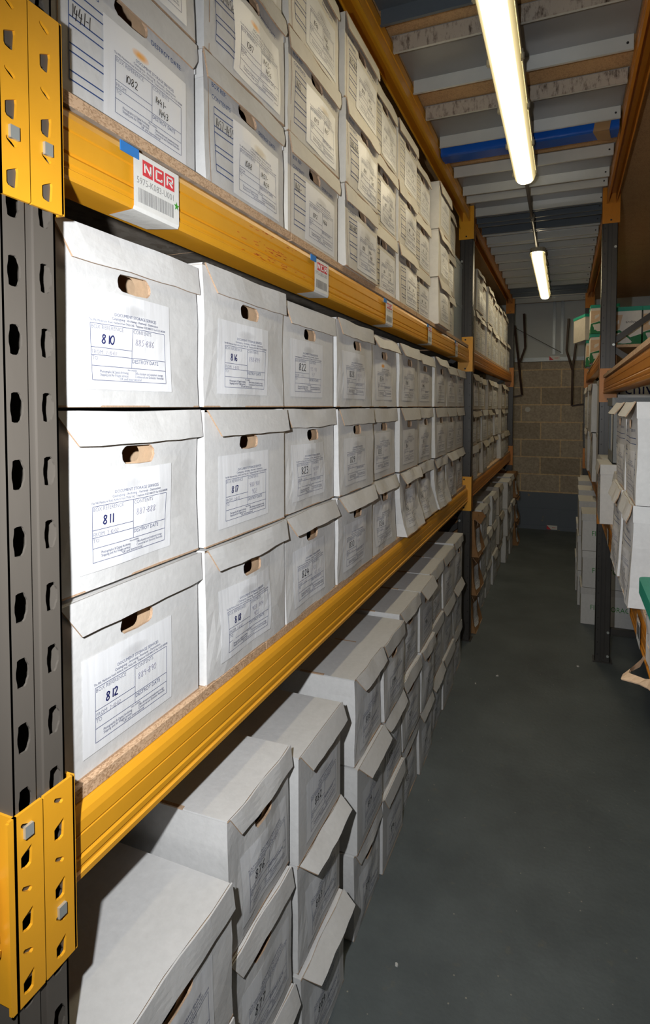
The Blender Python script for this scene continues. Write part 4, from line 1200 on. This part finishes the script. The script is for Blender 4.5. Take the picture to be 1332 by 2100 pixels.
# ---- right far bay
def plain_box(name, cx, yn, z, W, D, H, card, lid, label, cat='box', group=None, lidh=.05, text=None, rz=0, cut=None, green=False):
    """box whose end faces the camera side (-Y); lidded"""
    rt = empty(name, (cx, yn, z), rz, label, cat, group)
    mb = MB(); df = deformer(W, H, D, bulge=.004, seed=int(yn * 10))
    c_ = M[card]; h = H - .003
    grid_quad(mb, (-W / 2, 0, 0), (W / 2, 0, 0), (W / 2, 0, h), (-W / 2, 0, h), 6, 5, c_)
    grid_quad(mb, (-W / 2, D, 0), (-W / 2, 0, 0), (-W / 2, 0, h), (-W / 2, D, h), 4, 4, c_)
    grid_quad(mb, (W / 2, 0, 0), (W / 2, D, 0), (W / 2, D, h), (W / 2, 0, h), 4, 4, c_)
    grid_quad(mb, (W / 2, D, 0), (-W / 2, D, 0), (-W / 2, D, h), (W / 2, D, h), 4, 4, c_)
    if text:
        tx, size, mt, tz, st = text
        mb.merge(text_geo(tx, size, 'CENTER', st), M[mt], lambda p: (p[0], -.0008, p[2] + tz))
    if green:     # kraft band and green sweep printed round the lower part
        y = -.0008
        mb.add([(-W / 2, y, 0), (W / 2, y, 0), (W / 2, y, H * .30), (W * .15, y, H * .22), (-W * .2, y, H * .42), (-W / 2, y, H * .34)], [tuple(range(6))], M['dgreen'])
        mb.add([(-W / 2, y, H * .36), (-W * .2, y, H * .44), (-W * .1, y, H * .8), (-W / 2, y, H * .8)], [tuple(range(4))], M['kraft'])
        mb.merge(text_geo('archive', .026, 'CENTER'), M['black'], lambda p: (p[0] + W * .2, y - .0004, p[2] + H * .58))
        xx = -W / 2 - .0008
        mb.add([(xx, D, 0), (xx, 0, 0), (xx, 0, H * .34), (xx, D * .5, H * .2), (xx, D, H * .3)], [tuple(range(5))], M['dgreen'])
    place('carton', mb.mesh('carton', df), rt)
    mb = MB(); o = .004; l_ = M[lid]
    mb.box(-W / 2 - o, W / 2 + o, -o, D + o, H - .003, H, l_)
    mb.box(-W / 2 - o, W / 2 + o, -o, -o + .003, H - lidh, H - .003, l_); mb.box(-W / 2 - o, W / 2 + o, D + o - .003, D + o, H - lidh, H - .003, l_)
    mb.box(-W / 2 - o, -W / 2 - o + .003, -o + .003, D + o - .003, H - lidh, H - .003, l_); mb.box(W / 2 + o - .003, W / 2 + o, -o + .003, D + o - .003, H - lidh, H - .003, l_)
    mb.build('lid', rt)
    return rt
G_FS = 'green-lettered file storage boxes on the floor of the right far bay'
for k in range(3):
    plain_box('file_box', .350 + (-.008, 0, -.006)[k], 4.80, .001 + k * .281, .42, .32, .278, 'white_card', 'white_card',
              'white box lettered in green behind the right upright, %s of its stack' % LAY[k], group=G_FS, text=('FILE STORAGE', .054, 'file_green', .115, .85))
G_RS = 'white boxes stacked on the floor of the right far bay'
for c, (x, y, n_, h) in enumerate(((.325, 5.24, 3, .288), (.32, 5.66, 3, .30), (.345, 6.1, 3, .31), (.36, 6.56, 3, .30))):
    for k in range(n_):
        plain_box('file_box', x + R.uniform(-.015, .015), y, .001 + k * (h + .003), .40, .34, h, 'white_card', 'white_card',
                  'white lidded box on right far floor, %s stack behind the green-lettered ones, %s layer' % (ORD[c], LAY[k]), group=G_RS)
G_RF = 'white archive boxes on the lower shelf of the right far bay'
for c in range(6):
    if c == 0: continue
    for k in range(2):
        archive_box(.19 + R.uniform(-.02, .03), 4.42 + c * .40, 1.1045 + k * .36, 'R', 'white archive box on right far lower shelf, %s stack along, %s layer' % (ORD[c], ('lower', 'upper')[k]),
                    G_RF, 'A', .345, .352, .40, 'white_card', (c + k) % 4, .12, 'paper', fine=False, jr=R.uniform(-.03, .03))
for k in range(2):
    plain_box('archive_box', .44, 4.26, 1.1045 + k * .365, .46, .34, .360, 'white_card', 'white_card',
              'large white box %s, just beyond the right upright' % ('lettered archiver in navy under the eye-height beam', 'below the one lettered archiver')[1 - k],
              text=('archiver', .105, 'navy', .262, 1.0) if k else None, lidh=.03)
G_TL = 'cream boxes with teal lids on the upper shelf of the right far bay'
tl = [(.36, 4.34, 0, .185, 0, 'right beside the upright brace'), (.575, 4.34, 0, .225, 0, 'farthest from the aisle at the picture edge'),
      (.318, 5.85, 0, .23, 0, 'lower of the farther pair by the aisle'), (.318, 5.85, 1, .23, 0, 'upper of the farther pair by the aisle'), (.30, 6.38, 0, .23, 0, 'farthest one at the bottom near the wall'),
      (.275, 6.40, 1, .22, .30, 'turned askew and jutting into the aisle')]
for (x, y, k, W_, rz_, lb) in tl:
    plain_box('teal_lidded_box', x, y, 2.0495 + k * .262, W_, .34, .258, 'white_card_lamp_warm' if rz_ == 0 else 'worn_card', 'teal', 'cream box with teal lid, ' + lb, group=G_TL, lidh=.028, green=(rz_ == 0), rz=rz_)

# ------------------------------------------------------------------ brown steel frames hooked over the rack ends
def frame(runs, label):
    rt = empty('steel_bracket', runs[0][0], 0, label, 'bracket'); o = Vector(runs[0][0])
    for pts in runs:
        mb = MB()
        for a, c_ in zip(pts[:-1], pts[1:]): mb.bar(Vector(a) - o, Vector(c_) - o, .022, .022, M['rust'], up=(.3, 1, .1))
        mb.build('arm', rt)
frame([[(-.49, 7.672, 2.80), (-.47, 7.672, 2.38), (-.53, 7.672, 2.20)], [(-.60, 7.672, 2.66), (-.545, 7.672, 2.2), (-.50, 7.672, 1.79), (-.615, 7.672, 1.77)]],
      'bent brown steel bracket hanging at the far end of the left rack')
frame([[(.022, 7.593, 2.70), (.005, 7.593, 2.32), (.075, 7.593, 2.08)], [(.115, 7.593, 2.48), (.075, 7.593, 2.10), (.072, 7.593, 1.66), (.215, 7.593, 1.68)]],
      'bent brown steel bracket hanging at the far end of the right rack')

# ------------------------------------------------------------------ litter on the floor
def scrap(x, y, s_, label):
    rr = random.Random(int(x * 1000) + int(y * 100)); mb = MB(); n = 7
    ring_ = [(math.cos(2 * PI * i / n) * s_ * rr.uniform(.5, 1), math.sin(2 * PI * i / n) * s_ * rr.uniform(.6, 1.5)) for i in range(n)]
    V = [(a, c_, .0015) for a, c_ in ring_] + [(a * .8, c_ * .8, .004 + rr.uniform(0, .002)) for a, c_ in ring_] + [(0, 0, .006)]
    mb.add(V, [(i, (i + 1) % n, n + (i + 1) % n, n + i) for i in range(n)] + [(n + i, n + (i + 1) % n, 2 * n) for i in range(n)] + [tuple(range(n))[::-1]], M['scrap'])
    tag(mb.build('paper_scrap', None, (x, y, 0)), label, 'litter', 'white paper scraps on the floor')
scrap(-.435, 1.615, .008, 'white paper scrap on the floor beside the nearest floor boxes')
scrap(-.36, 3.65, .010, 'white paper scrap on the floor halfway along the aisle')
scrap(-.47, 3.50, .006, 'tiny white paper scrap on the floor by the left floor boxes')
scrap(.10, 3.98, .010, 'white paper scrap on the floor by the foot of the right upright')
